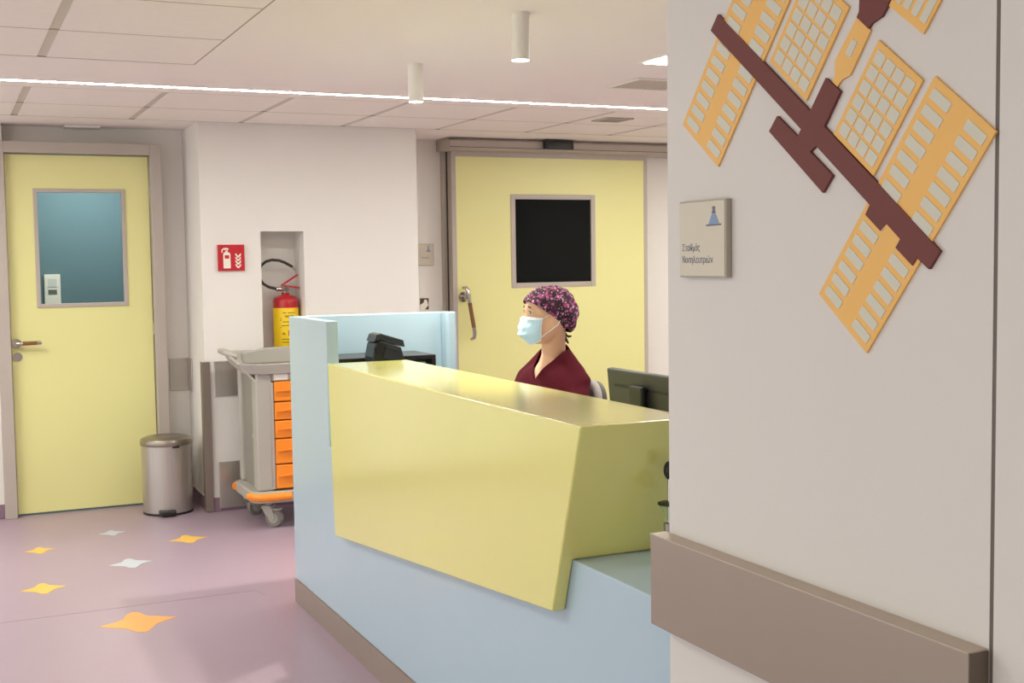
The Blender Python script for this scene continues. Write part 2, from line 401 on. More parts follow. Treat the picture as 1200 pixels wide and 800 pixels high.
MB().tube([(0.402, 7.572, 1.006), (0.478, 7.572, 1.007)], 0.0115, 12).build('grip', GRIPW, hd, smooth=True)
MB().tube([(0.478, 7.572, 1.007), (0.500, 7.573, 1.007), (0.504, 7.575, 1.007)], [0.0112, 0.011, 0.005], 12).build('grip_end', STEELH, hd, smooth=True)
MB().cyl((0.375, 7.625, 0.928), (0.375, 7.617, 0.928), 0.025, n=32).cyl((0.375, 7.617, 0.928), (0.375, 7.613, 0.928), 0.009).build('lock_rosette', STEELH, door, smooth=True)
hi = MB(); hi.cyl((1.143, 7.618, 1.03), (1.143, 7.618, 1.10), 0.006); hi.cyl((1.143, 7.618, 1.85), (1.143, 7.618, 1.92), 0.006); hi.cyl((1.143, 7.618, 0.25), (1.143, 7.618, 0.32), 0.006)
hi.build('hinge', FRAME, door, smooth=True)
BX(0.345, 1.138, 7.63, 7.66, 0.001, 0.012).build('door_seal', mat('seal', rgb(92, 118, 122), 0.6, var=0), door)
# the teal room seen through its window
struct('wall_teal_room', MB().box(-0.6, 2.3, 9.0, 9.05, 0, H), TEAL)
struct('wall_teal_side', MB().box(-0.65, -0.6, 7.82, 9.05, 0, H).box(2.25, 2.3, 7.95, 9.05, 0, H), TEAL)
t = thing('wall_thermostat', 'small white control box on the teal wall seen through the left door window', 'thermostat', (0.68, 9.0, 1.19))
bd = BX(0.628, 0.733, 8.975, 9.0, 1.185, 1.39).build('housing', WHITEP, t, bevel=0.004)
BX(0.652, 0.708, 8.972, 8.976, 1.255, 1.285).build('display', mat('lcd', rgb(96, 104, 100), 0.3, var=0), t)
BX(0.652, 0.708, 8.971, 8.976, 1.305, 1.36).build('button_panel', mat('pale_grey', rgb(206, 210, 208), 0.4, var=0), t)
t = thing('ceiling_panel_light', 'unseen square light added to brighten the teal room behind the left door', 'light', (0.9, 8.4, CEIL - 0.01))  # lamp out of view, added so the teal room is lit
BX(0.6, 1.2, 8.1, 8.7, CEIL - 0.012, CEIL).build('frame', WHITEP, t)
BX(0.63, 1.17, 8.13, 8.67, CEIL - 0.016, CEIL - 0.012).build('diffuser', LITE, t)

# ------------------------------------------------------------------ sliding door
sd = thing('door_2', None, None, (3.9, 7.75, 0)); sd['kind'] = 'structure'
SY = 7.70
SX0, SX1, SZ0, SZ1 = 3.56, 4.205, 1.258, 1.888
l2 = MB()
l2.box(3.151, SX0, SY, 7.76, 0.01, 2.143); l2.box(SX1, 4.612, SY, 7.76, 0.01, 2.143); l2.box(SX0, SX1, SY, 7.76, 0.01, SZ0); l2.box(SX0, SX1, SY, 7.76, SZ1, 2.143)
leaf2 = l2.build('door_leaf', YEL, sd)
fr = MB(); fr.box(3.118, 3.151, SY - 0.004, 7.77, 0.01, 2.188); fr.box(4.612, 4.640, SY - 0.004, 7.77, 0.01, 2.188); fr.box(3.151, 4.612, SY - 0.004, 7.77, 2.143, 2.188)
fr.build('door_frame', FRAME, sd, bevel=0.002)
BX(3.088, 3.112, 7.775, 7.82, 0, 2.188).build('edge_profile', STEEL, sd)
BX(3.112, 3.118, 7.765, 7.82, 0, 2.188).build('edge_gap', GAP, sd)
window_frame(leaf2, SX0 - 0.006, SX1 + 0.006, SZ0 - 0.006, SZ1 + 0.006, SY, 0.034, d=0.006)
BX(SX0 + 0.02, SX1 - 0.02, SY + 0.008, SY + 0.014, SZ0 + 0.02, SZ1 - 0.02).build('window_pane', DARKROOM, leaf2, label='black window pane of a dark room')
# operator box over the door
hp = [(7.82, 2.26), (7.62, 2.262), (7.575, 2.24), (7.57, 2.185), (7.61, 2.178), (7.82, 2.178)]
MB().prism([(3.06, y, z) for y, z in hp], (2.5, 0, 0)).build('track_cover', FRAME, sd, bevel=0.006)
BX(3.064, 5.56, 7.5675, 7.572, 2.193, 2.196).build('cover_groove', GAP, sd)
hb = MB(); hb.cyl((3.19, SY, 1.20), (3.19, SY - 0.012, 1.20), 0.033, n=32)
hb.cyl((3.19, SY - 0.01, 1.20), (3.19, SY - 0.06, 1.20), 0.014)
hb.tube([(3.183, SY - 0.02, 1.262), (3.190, SY - 0.05, 1.262), (3.200, SY - 0.062, 1.245), (3.205, SY - 0.064, 1.21), (3.212, SY - 0.064, 1.16)], [0.009, 0.013, 0.014, 0.014, 0.013], 14)
hh = hb.build('door_handle', STEELH, sd, smooth=True, label='steel pull lever with a slanting brown grip')
MB().tube([(3.212, SY - 0.064, 1.162), (3.240, SY - 0.064, 0.995)], 0.0138, 14).build('grip', GRIPW, hh, smooth=True)
MB().tube([(3.240, SY - 0.064, 0.996), (3.246, SY - 0.064, 0.955), (3.245, SY - 0.055, 0.925), (3.232, SY - 0.03, 0.912)], [0.0135, 0.0135, 0.0125, 0.008], 14).build('grip_end', STEELH, hh, smooth=True)
sn = BX(3.742, 3.963, 7.535, 7.569, 2.193, 2.256).build('motion_sensor', BLACK, None, bevel=0.006)
tag(sn, 'black sensor box on the track cover over the sliding door', 'sensor')
sn.modifiers['bevel'].segments = 3
BX(3.765, 3.94, 7.533, 7.536, 2.20, 2.235).build('sensor_window', mat('sensor_glass', rgb(34, 28, 26), 0.15, var=0), sn)

# ------------------------------------------------------------------ lights in the ceiling: seen ones, then added unseen fill
t = thing('linear_ceiling_light', 'long thin recessed strip light running across the whole ceiling', 'light', (1.6, 5.835, CEIL))
BX(-2.4, 5.55, 5.814, 5.856, CEIL - 0.001, CEIL + 0.006).build('diffuser', LITS, t)
BX(-2.4, 5.55, 5.804, 5.814, CEIL - 0.002, CEIL + 0.006).build('edge_trim', WHITEP, t)
BX(-2.4, 5.55, 5.856, 5.866, CEIL - 0.002, CEIL + 0.006).build('edge_trim', WHITEP, t)
def downlight(x, y, label, first=None):
    t = thing('ceiling_downlight', label, 'light', (x, y, CEIL - 0.155), 'cylinder downlights')
    R0 = 0.031
    MB().lathe([(R0 - 0.004, 0.002), (R0 - 0.002, 0), (R0, 0.002), (R0, 0.155)], (x, y, CEIL - 0.155), 40).build('housing', WHITEP, t, smooth=True)
    MB().cyl((x, y, CEIL - 0.1555), (x, y, CEIL - 0.152), R0 - 0.003, n=32).build('lens', LITD, t)
    MB().cyl((x, y, CEIL - 0.006), (x, y, CEIL), R0 + 0.003, n=32).build('ceiling_rose', WHITEP, t)
    ld = bpy.data.lights.new('downlight_beam', 'SPOT'); ld.energy = 60; ld.spot_size = math.radians(85); ld.spot_blend = 0.6; ld.color = (0.92, 0.92, 0.80); ld.shadow_soft_size = 0.03
    lo = bpy.data.objects.new('beam', ld); COL.objects.link(lo); lo.parent = t; lo.location = (0, 0, -0.004)
downlight(1.764, 3.727, 'white cylinder downlight on the ceiling, the nearer and higher of the two')
downlight(1.810, 4.841, 'white cylinder downlight crossing the strip light, the farther of the two')
def panel_light(x, y, label, e=None):
    t = thing('ceiling_panel_light', label, 'light', (x, y, CEIL - 0.006), None)
    BX(x - .3, x + .3, y - .3, y + .3, CEIL - 0.008, CEIL - 0.0005).build('frame', WHITEP, t)
    BX(x - .285, x + .285, y - .285, y + .285, CEIL - 0.011, CEIL - 0.0075).build('diffuser', LITE, t)
panel_light(2.955, 4.165, 'square lit ceiling panel cut off by the pillar, beside the square vent')
panel_light(-0.533, 3.365, 'added unseen square fill light over the corridor left of the view')  # out of view, added to brighten the pillar from the left
panel_light(-0.533, 6.335, 'added unseen square fill light over the corridor left of the yellow door')  # added out of view to light the left door and white wall
panel_light(4.6, 6.3, 'added unseen square fill light over the staff area in front of the sliding door end')  # hidden by the pillar, put in to brighten the back walls
panel_light(-0.2, -1.2, 'added unseen square fill light over the corridor behind the camera')  # added as soft general fill from the camera side
panel_light(4.6, 4.2, 'added unseen square fill light over the staff area behind the pillar')  # unseen panel added as fill for the staff area
panel_light(3.4, 2.3, 'added unseen square fill light over the staff area near the desk end')  # extra panel out of view, added for fill around the desk
# vents
v = thing('ceiling_vent', 'square perforated vent in the plaster ceiling beside the lit panel', 'vent', (3.06, 5.02, CEIL - 0.004))
f = MB(); x0, x1, y0, y1 = 2.89, 3.23, 4.86, 5.18
f.box(x0, x0 + .02, y0, y1, CEIL - .006, CEIL - .0005).box(x1 - .02, x1, y0, y1, CEIL - .006, CEIL - .0005).box(x0 + .02, x1 - .02, y0, y0 + .02, CEIL - .006, CEIL - .0005).box(x0 + .02, x1 - .02, y1 - .02, y1, CEIL - .006, CEIL - .0005)
f.build('frame', WHITEP, v)
BX(x0 + .02, x1 - .02, y0 + .02, y1 - .02, CEIL - .004, CEIL - .0005).build('plate', mat('vent_plate', rgb(196, 186, 170), .6, var=.05), v)
hm = MB()
for i in range(9):
    for j in range(9):
        hm.cyl((x0 + .05 + i * .03, y0 + .045 + j * .029, CEIL - .0045), (x0 + .05 + i * .03, y0 + .045 + j * .029, CEIL - .0038), .006, n=8)
hm = hm.build('holes', VENTD, v); hm['kind'] = 'stuff'
v = thing('ceiling_diffuser', 'square louvred air diffuser in a tile above the sliding door', 'vent', (3.62, 6.42, CEIL - 0.004))
x0, x1, y0, y1 = 3.52, 3.70, 6.28, 6.47
MB().box(x0, x0 + .015, y0, y1, CEIL - .006, CEIL + .0005).box(x1 - .015, x1, y0, y1, CEIL - .006, CEIL + .0005).box(x0 + .015, x1 - .015, y0, y0 + .015, CEIL - .006, CEIL + .0005).box(x0 + .015, x1 - .015, y1 - .015, y1, CEIL - .006, CEIL + .0005).build('frame', FRAME, v)
BX(x0 + .015, x1 - .015, y0 + .015, y1 - .015, CEIL - .001, CEIL + .0005).build('backing', GAP, v)
for i in range(6):
    BX(x0 + .015, x1 - .015, y0 + .022 + i * .026, y0 + .032 + i * .026, CEIL - .005, CEIL - .003).build('louvre', FRAME, v)
tag(MB().box(0.676, 0.873, 7.585, 7.70, CEIL - 0.012, CEIL - 0.0005).build('emergency_light', WHITEP, None, bevel=0.003), 'slim white rectangular fitting on the ceiling above the left door', 'light')

# ------------------------------------------------------------------ steel wall plates and corner guard
pl = MB(); pl.box(1.240, 1.357, 7.7135, 7.7195, 0.672, 0.873); pl.box(1.3515, 1.3595, 7.60, 7.7135, 0.672, 0.873)
tag(pl.build('steel_wall_plate', STEEL, None, bevel=0.003), 'brushed steel plate folded into the corner right of the left door', 'wall guard', None)
tag(BX(1.412, 1.600, 7.202, 7.2095, 0.675, 0.883).build('steel_wall_plate', STEEL, None, bevel=0.003), 'brushed steel plate on the white wall, upper one behind the trolley', 'wall guard')
tag(BX(1.420, 1.600, 7.189, 7.1955, 0.02, 0.292).build('steel_wall_plate', STEEL, None, bevel=0.003), 'brushed steel plate at floor level behind the trolley', 'wall guard')
cg = MB(); cg.box(1.341, 1.386, 7.192, 7.1955, 0.004, 0.881); cg.box(1.341, 1.3455, 7.1955, 7.25, 0.004, 0.881)
tag(cg.build('corner_guard', mat('guard_metal', rgb(150, 136, 124), 0.38, 0.6, var=0.06, scale=3), None, bevel=0.001), 'tall brown metal corner guard at the white wall corner beside the bin', 'wall guard')

# ------------------------------------------------------------------ fire sign
fs = thing('fire_extinguisher_sign', 'red square sign with a white extinguisher and flames on the white wall', 'sign', (1.528, 7.2, 1.405))
Yf = 7.2095
BX(1.452, 1.605, Yf - 0.012, Yf, 1.405, 1.557).build('sign_board', SIGNR, fs, bevel=0.002)
for (a, b) in ((1.452, 1.472), (1.585, 1.605)): BX(a, b, Yf - 0.016, Yf - 0.011, 1.405, 1.557).build('holder_edge', SIGNR, fs)
def sgn(pts, y=Yf - 0.0125): return [(1.452 + px * 0.153, y, 1.557 - py * 0.152) for px, py in pts]
ex = MB()
ex.prism(sgn([(.20, .36), (.22, .31), (.27, .28), (.38, .28), (.44, .31), (.47, .36), (.47, .90), (.20, .90)]), (0, -0.0012, 0))
ex.prism(sgn([(.29, .29), (.29, .22), (.37, .22), (.37, .29)]), (0, -0.0012, 0))
ex.prism(sgn([(.22, .17), (.30, .11), (.42, .16), (.38, .20), (.30, .18), (.26, .22)]), (0, -0.0012, 0))
ex.prism(sgn([(.12, .30), (.13, .20), (.22, .12), (.27, .14), (.19, .20), (.17, .31)]), (0, -0.0012, 0))
pk = ex.build('extinguisher_pictogram', SIGNW, fs)
MB().prism(sgn([(.25, .40), (.42, .40), (.42, .53), (.25, .53)], Yf - 0.0139), (0, -0.0006, 0)).build('pictogram_label', SIGNR, fs)
fl = MB()
for i in range(4):
    oy = .80 - i * .135; ox = .70
    fl.prism(sgn([(ox - .06, oy - .04), (ox - .02, oy - .06), (ox + .06, oy + .04), (ox + .19, oy - .10), (ox + .20, oy - .02), (ox + .08, oy + .10), (ox + .02, oy + .09)]), (0, -0.0012, 0))
fl.build('flame_pictogram', SIGNW, fs)['kind'] = 'stuff'

# ------------------------------------------------------------------ extinguisher
EX, EY = 1.878, 7.335
e = thing('fire_extinguisher', 'red fire extinguisher with yellow label standing in the wall niche', 'extinguisher', (EX, EY, NZ0))
R_ = 0.0765; ZB = NZ0
MB().lathe([(0.05, 0.0), (0.068, 0.003), (R_, 0.02), (R_, 0.356), (0.074, 0.368), (0.064, 0.380), (0.040, 0.390), (0.024, 0.396), (0.024, 0.408), (0, 0.408)], (EX, EY, ZB), 48).build('cylinder', RED, e, smooth=True)
MB().lathe([(R_ + 0.0008, 0.065), (R_ + 0.0012, 0.066), (R_ + 0.0012, 0.316), (R_ + 0.0008, 0.317)], (EX, EY, ZB), 48, PI * 0.93, PI * 2.0).build('label', LABY, e, smooth=True, label='yellow label with small print')
ink = MB()
def lab(a0, a1, z0, z1): ink.lathe([(R_ + 0.0018, z0), (R_ + 0.0018, z1)], (EX, EY, ZB), 8, a0, a1)
for z, segs in [(.286, [(4.2, 4.5), (4.6, 5.2)]), (.268, [(4.35, 5.05)]), (.262, [(4.4, 5.0)]), (.232, [(4.2, 5.3)]), (.21, [(4.1, 4.9)]), (.165, [(4.15, 4.35)]), (.158, [(4.17, 4.4)]), (.128, [(4.1, 4.9)]), (.11, [(4.1, 5.0)]), (.083, [(4.15, 4.4), (5.0, 5.2)]), (.075, [(4.2, 4.5)]), (.25, [(4.0, 4.1)]), (.24, [(4.0, 4.1)]), (.2, [(4.0, 4.08)])]:
    for a, b in segs: lab(a, b, z, z + .004)
ink.build('label_print', INK, e)['kind'] = 'stuff'
ink = MB(); lab(4.62, 4.68, .15, .182); lab(4.68, 4.86, .174, .182); ink.build('label_mark', SIGNR, e)
vz = ZB + 0.408
vv = MB(); vv.cyl((EX, EY, vz - .004), (EX, EY, vz + .030), .016); vv.box(EX - .02, EX + .016, EY - .014, EY + .014, vz + .012, vz + .036)
vv.cyl((EX - .02, EY, vz + .022), (EX - .056, EY, vz + .022), .013); vv.cyl((EX, EY - .014, vz + .018), (EX, EY - .034, vz + .018), .014)
vv.build('valve', STEELH, e, smooth=True)
MB().box(-.004, .118, -.009, .009, 0, .010, Matrix.Translation((EX - .02, EY, vz + .040)) @ Matrix.Rotation(math.radians(-32), 4, 'Y')).build('squeeze_lever', RED, e, bevel=.001)
MB().box(0, .118, -.009, .009, 0, .010, Matrix.Translation((EX - .01, EY, vz + .036)) @ Matrix.Rotation(math.radians(8), 4, 'Y')).build('carry_handle', RED, e, bevel=.001)
hz = [(EX - .05, EY, vz + .022)]
c0 = (EX - .075, vz + .115)
for a in [250, 225, 200, 180, 160, 140, 118, 95, 72, 52]:
    r = math.radians(a); hz.append((c0[0] + .085 * math.cos(r) + (0.02 if a < 100 else 0) * (100 - a) / 40, EY - 0.005, c0[1] + .083 * math.sin(r)))
hz.append((EX + .045, EY - .005, vz + .155))
MB().tube(hz, .0085, 12).build('hose', RUBBER, e, smooth=True)
MB().tube([(EX + .045, EY - .005, vz + .155), (EX + .066, EY - .003, vz + .133)], [.0095, .008], 12).build('nozzle', PLAQE, e, smooth=True)

# ------------------------------------------------------------------ plaques
def plaque_icon(P, s, parent, th=0.001):
    """small lighthouse-like figure; P maps (u right, v up) in plaque units to a 3D point, th vector"""
    MB().prism([P(u, v) for u, v in [(-.5, 0), (.5, 0.02), (.5, .1), (-.5, .08)]], th).build('icon_base', NAVY, parent); a = MB(); a.prism([P(u, v) for u, v in [(-.1, .62), (-.12, .72), (-.07, .78), (-.1, .98), (0, 1.0), (.1, .98), (.07, .78), (.12, .72), (.1, .62)]], th)
    a.build('icon_top', NAVY, parent)
    MB().prism([P(u, v) for u, v in [(-.34, .1), (.34, .12), (.12, .6), (-.12, .6)]], th).build('icon_fill', ICONB, parent)
p1 = thing('room_sign', 'framed beige room plaque with blue tower icon on the near pillar', 'sign', (PX - 0.006, 1.842, 1.413))
BX(PX - 0.0125, PX - 0.0005, 1.769, 1.915, 1.413, 1.549).build('frame', PLAQE, p1, bevel=0.0015)
BX(PX - 0.0135, PX - 0.0124, 1.772, 1.912, 1.416, 1.546).build('sign_face', PLAQ, p1)
xx = PX - 0.0137
plaque_icon(lambda u, v: (xx, 1.804 - u * .046, 1.503 + v * .034), 1, p1, (-0.0004, 0, 0))
RM = Matrix(((0, 0, -1, xx), (-1, 0, 0, 0), (0, 1, 0, 0), (0, 0, 0, 1)))
def onpillar(s, size, y, z, sx=1.0):
    return text_mb(s, size, Matrix.Translation((0, y, z)) @ RM @ Matrix.Diagonal((sx, 1, 1, 1)), 0.0002)
onpillar('Σταθμός', .0175, 1.905, 1.4600, .80).build('lettering', NAVY, p1)
onpillar('Νοσηλευτριών', .0175, 1.905, 1.4385, .80).build('lettering', NAVY, p1)
p2 = thing('room_sign', 'small room plaque with dark icon on the wall left of the sliding door', 'sign', (2.955, 7.815, 1.415))
BX(2.885, 3.027, 7.810, 7.8195, 1.415, 1.560).build('frame', PLAQE, p2, bevel=0.0015)
BX(2.888, 3.024, 7.8090, 7.8102, 1.418, 1.557).build('sign_face', PLAQ, p2)
plaque_icon(lambda u, v: (2.988 + u * .036, 7.8089, 1.508 + v * .040), 1, p2, (0, -0.0004, 0))
TXM = Matrix(((1, 0, 0, 0), (0, 0, -1, 0), (0, 1, 0, 0), (0, 0, 0, 1)))
text_mb('Ιατρείο', .0165, Matrix.Translation((2.938, 7.8087, 1.463)) @ TXM, .0002).build('lettering', NAVY, p2)
sw = thing('photo_plate', 'tiny dark and white picture plate above the blue desk return', 'picture', (2.953, 7.815, 1.11))
BX(2.912, 2.995, 7.812, 7.8195, 1.10, 1.205).build('frame', WHITEP, sw, bevel=0.001)
BX(2.921, 2.984, 7.8105, 7.8122, 1.118, 1.195).build('picture', mat('picture_dark', rgb(74, 64, 52), .5, var=.3, scale=60), sw)
MB().prism([(2.921 + a * .063, 7.8104, 1.118 + b * .077) for a, b in [(0, 0), (.55, 0), (.95, .38), (.8, .85), (.55, .9), (.4, .62), (.2, .5), (0, .42)]], (0, -.0008, 0)).build('picture_patch', SIGNW, sw)

# ------------------------------------------------------------------ pedal bin
BXc, BYc = 1.150, 7.345
b = thing('pedal_bin', 'round brushed steel pedal bin standing beside the yellow left door', 'bin', (BXc, BYc, 0))
MB().lathe([(.138, 0), (.140, .002), (.140, .018), (.142, .02), (.143, .40), (.141, .402), (0, .402)], (BXc, BYc, 0), 64).build('body', STEEL, b, smooth=True)
MB().lathe([(.147, .401), (.149, .404), (.149, .425), (.143, .437), (.120, .446), (.09, .450), (.086, .4485), (0, .452)], (BXc, BYc, 0), 64).build('lid', mat('bin_lid_steel', rgb(160, 150, 138), .3, .9, var=.06), b, smooth=True)
MB().lathe([(.139, 0.0), (.1425, 0.001), (.1425, .012), (.139, .013)], (BXc, BYc, 0), 64).build('base_ring', BLACK, b, smooth=True)
BX(BXc - .02 + .03, BXc + .02 + .03, BYc - .147, BYc - .13, .392, .404).build('lid_latch', BLACK, b, bevel=.002)
pd = MB(); pd.prism([(BXc - .075, BYc - .12, .012), (BXc - .075, BYc - .165, .008), (BXc - .062, BYc - .182, .006), (BXc + .008, BYc - .186, .006), (BXc + .018, BYc - .168, .008), (BXc + .018, BYc - .12, .012)], (0, 0, .026))
pd.build('pedal', BLACK, b, bevel=.006)

# ------------------------------------------------------------------ housekeeping trolley
t = thing('housekeeping_trolley', 'grey plastic trolley with orange drawers and bumpers beside the blue desk', 'trolley', (1.9, 6.85, 0))
TX0, TX1, TY0, TY1 = 1.512, 2.22, 6.60, 7.06
def rrect(x0, x1, y0, y1, r, n=6):
    o = []
    for cx, cy, a in [(x1 - r, y1 - r, 0), (x0 + r, y1 - r, 90), (x0 + r, y0 + r, 180), (x1 - r, y0 + r, 270)]:
        for i in range(n + 1): q = math.radians(a + 90 * i / n); o.append((cx + r * math.cos(q), cy + r * math.sin(q)))
    return o
MB().plate(rrect(TX0 - .038, TX1 + .05, TY0 - .045, TY1 + .01, .08), .145, .205).build('base_deck', GREYP, t, bevel=.008)
bd = MB()
bd.box(TX0, TX0 + .09, TY0, TY0 + .10, .205, .86)         # front post
bd.box(TX0, TX0 + .05, TY1 - .07, TY1, .205, .86)
bd.box(TX1 - .06, TX1, TY0, TY1, .205, .86)
bd.box(TX0 + .05, TX1 - .06, TY1 - .03, TY1, .205, .86)
bd.build('cabinet_body', GREYP, t, bevel=.012, seg=3)
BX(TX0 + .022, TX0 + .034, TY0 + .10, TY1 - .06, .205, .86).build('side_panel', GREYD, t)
MB().cyl((TX0 + .022, TY0 + .115, .50), (TX0 + .004, TY0 + .115, .50), .014, n=16).build('side_knob', GREYP, t, smooth=True)
BX(TX0 + .08, TX0 + .096, TY0 - .004, TY0 + .02, .215, .80).build('drawer_runner', FRAME, t)
zs = [.216, .335, .448, .545, .632, .716, .806]
zs = [.214, .340, .462, .556, .636, .722, .806]
zs = [.216, .348, .478, .562, .644, .728 - .004, .806]
dz = [(.218, .352), (.358, .490), (.496, .580), (.586, .690 - .006), (.690, .800)]
dz = [(.216, .346), (.353, .487), (.494, .588), (.595, .689), (.696, .803)]
for z0, z1 in dz:
    d = BX(TX0 + .100, TX1 - .065, TY0 - .012, TY0 + .35, z0, z1).build('drawer', ORANGE, t, bevel=.005)
    zm = z0 + (z1 - z0) * .60
    g = MB(); xa, xb = TX0 + .115, TX0 + .36
    g.prism([(xa, TY0 - .0125, zm - .006), (xb, TY0 - .0125, zm + .018), (xb, TY0 - .0125, zm - .012), (xa, TY0 - .0125, zm - .010)], (0, -.016, 0))
    g.build('drawer_lip', ORANGE, d, bevel=.002)
BX(TX0 + .09, TX1 - .06, TY0 + .0, TY0 + .30, .806, .862).build('top_rail', GREYP, t, bevel=.004)
BX(TX0 + .10, TX0 + .178, TY0 - .006, TY0 + .001, .812, .856).build('label_holder', WHITEP, t, bevel=.001, label='blank pale label holder')
# tray top: flared rim
tray = MB()
rim_out = rrect(TX0 - .085, TX1 + .08, TY0 - .035, TY1 + .035, .10, 8)
def ring(mb, outer, inner_d, z0, z1, zf=None):
    cx, cy = (TX0 + TX1) / 2, (TY0 + TY1) / 2
    o0 = [mb.bm.verts.new((x, y, z1 + (zf(x, y) if zf else 0))) for x, y in outer]
    i0 = [mb.bm.verts.new((cx + (x - cx) * (1 - inner_d / .42), cy + (y - cy) * (1 - inner_d / .27), z1 + (zf(x, y) if zf else 0))) for x, y in outer]
    o1 = [mb.bm.verts.new((cx + (x - cx) * .93, cy + (y - cy) * .94, z0 + (zf(x, y) if zf else 0))) for x, y in outer]
    i1 = [mb.bm.verts.new((cx + (x - cx) * .83, cy + (y - cy) * .86, .862)) for x, y in outer]
    n = len(outer)
    for k in range(n):
        j = (k + 1) % n
        mb.bm.faces.new((o0[k], o0[j], i0[j], i0[k])); mb.bm.faces.new((o1[j], o1[k], i1[k], i1[j])) ; mb.bm.faces.new((o0[j], o0[k], o1[k], o1[j])); mb.bm.faces.new((i0[k], i0[j], i1[j], i1[k]))
    bmesh.ops.recalc_face_normals(mb.bm, faces=mb.bm.faces[:])
ring(tray, rim_out, .022, .845, .902, lambda x, y: .05 * max(0, (y - TY0 - .05) / .5) ** 1.0 + (.0 if x > TX0 else .004))
tray.build('top_tray', GREYP, t, bevel=.004, smooth=True)
BX(TX0 + .02, TX1 - .02, TY0 + .02, TY1, .858, .868).build('tray_floor', GREYP, t)
tb = MB(); tb.prism([(TX0 + .03, TY1 - .01, .868), (TX0 + .03, TY1 - .01, .935), (TX0 + .16, TY1 - .01, .958), (TX1, TY1 - .01, .975), (TX1, TY1 - .01, .868)], (0, .025, 0))
tb.build('tray_back', GREYP, t, bevel=.008)
hn = MB(); hn.tube([(TX0 - .02, TY1 - .0, .935), (TX0 - .085, TY1 + .01, .952), (TX0 - .105, TY1 - .06, .955), (TX0 - .095, TY1 - .14, .948), (TX0 - .03, TY1 - .17, .925)], .014, 12)
hn.build('push_handle', GREYP, t, smooth=True)
sk = MB()   # webbing under the rim on the side
sk.prism([(TX0 - .002, TY1 - .0, .86), (TX0 - .06, TY1 + .0, .93), (TX0 - .07, TY0 + .02, .88), (TX0 - .002, TY0 + .0, .80)], (.02, 0, 0))
sk.build('side_skirt', GREYP, t, bevel=.006)
def bumper(pts, label=None): MB().tube(pts, .022, 14).build('bumper', ORANGE, t, smooth=True)
zb = .178
arc = []
for i in range(7):
    q = math.radians(180 + 90 * i / 6); arc.append((TX0 + .055 + .092 * math.cos(q), TY0 + .045 + .092 * math.sin(q), zb))
bumper(arc + [(TX0 + .17, TY0 - .047, zb)])
arc2 = [(x, TY1 + TY0 - y - .03, z) for x, y, z in arc]
bumper(arc2[:4])
def caster(x, y, rot):
    M = Matrix.Translation((x, y, 0)) @ Matrix.Rotation(rot, 4, 'Z')
    c = MB(); c.cyl((0, 0, .115), (0, 0, .148), .018, n=16); c.box(-.03, .03, -.028, .028, .098, .118)
    c.prism([(-.028, -.026, .11), (.03, -.026, .11), (.052, -.026, .05), (.03, -.026, .035), (-.01, -.026, .07)], (0, .006, 0)); c.prism([(-.028, .02, .11), (.03, .02, .11), (.052, .02, .05), (.03, .02, .035), (-.01, .02, .07)], (0, .006, 0))
    c.box(.02, .075, -.02, .02, .095, .104)
    co = c.xf(M).build('caster', GREYP, t, bevel=.002)
    w = MB(); w.cyl((.035, -.016, .05), (.035, .016, .05), .05, n=32).xf(M).build('wheel', mat('wheel_rubber', rgb(132, 126, 118), .6, var=.05), co, bevel=.004, smooth=True)
    MB().cyl((.035, -.018, .05), (.035, .018, .05), .030, n=24).xf(M).build('hub', GREYP, co, bevel=.003)
caster(1.580, 6.66, math.radians(-45)); caster(1.555, 7.00, math.radians(20)); caster(2.15, 6.66, 0.3); caster(2.15, 7.0, 0.3)

# ------------------------------------------------------------------ reception desk
d = thing('reception_desk', 'pale blue and yellow reception desk filling the middle of the view', 'desk', (1.5, 3.5, 0))
DX = 1.32
union(MB().prism([(DX, 1.985, .103), (DX, 5.11, .103), (DX, 5.11, 1.223), (DX, 4.555, 1.223), (DX, 4.555, .742), (DX, 1.985, .742)], (.048, 0, 0)), BX(DX + .01, 2.02, 1.985, 5.056, .712, .742)).build('front_panel_and_worktop', BLUE, d, bevel=.004, seg=3)
MB().prism([(DX + .048, 5.058, .02), (1.99, 5.058, .02), (1.99, 5.058, 1.223), (DX + .048, 5.058, 1.223)], (0, .052, 0)).build('back_panel', BLUE, d, bevel=.004, seg=3)
MB().prism([(1.99, 5.005, .02), (2.0, 4.992, .02), (2.028, 4.992, .02), (2.038, 5.005, .02), (2.038, 5.11, .02), (1.99, 5.11, .02)], (0, 0, 1.203)).build('return_panel', BLUE, d, bevel=.003)
# yellow counter block: one body whose front laps over the blue panel
cb = MB(); YT = 1.073; XL = DX - .0005; XB = 1.598; ZN = .7425
fv = [cb.bm.verts.new(p) for p in [(1.284, 4.425, YT), (1.284, 2.425, YT), (1.284, 2.5347, ZN), (1.284, 2.578, .612), (1.284, 4.38, .434), (1.284, 4.4017, ZN)]]
bv = [cb.bm.verts.new(p) for p in [(XB, 4.425, YT), (XB, 2.425, YT), (XB, 2.5347, ZN), (XB, 4.4017, ZN)]]
lv = [cb.bm.verts.new(p) for p in [(XL, 2.5347, ZN), (XL, 2.578, .612), (XL, 4.38, .434), (XL, 4.4017, ZN)]]
for q in [fv, [fv[0], bv[0], bv[1], fv[1]], bv, [fv[1], bv[1], bv[2], lv[0], lv[1], fv[3], fv[2]], [bv[0], fv[0], fv[5], fv[4], lv[2], lv[3], bv[3]], [bv[2], bv[3], lv[3], lv[0]], lv, [lv[1], lv[2], fv[4], fv[3]]]: cb.bm.faces.new(q)
bmesh.ops.recalc_face_normals(cb.bm, faces=cb.bm.faces[:])
cb.build('counter_block', YELS, d, bevel=.005, seg=3)
BX(DX + .002, DX + .046, 1.985, 5.108, 0, .103).build('toe_kick', ALU, d)
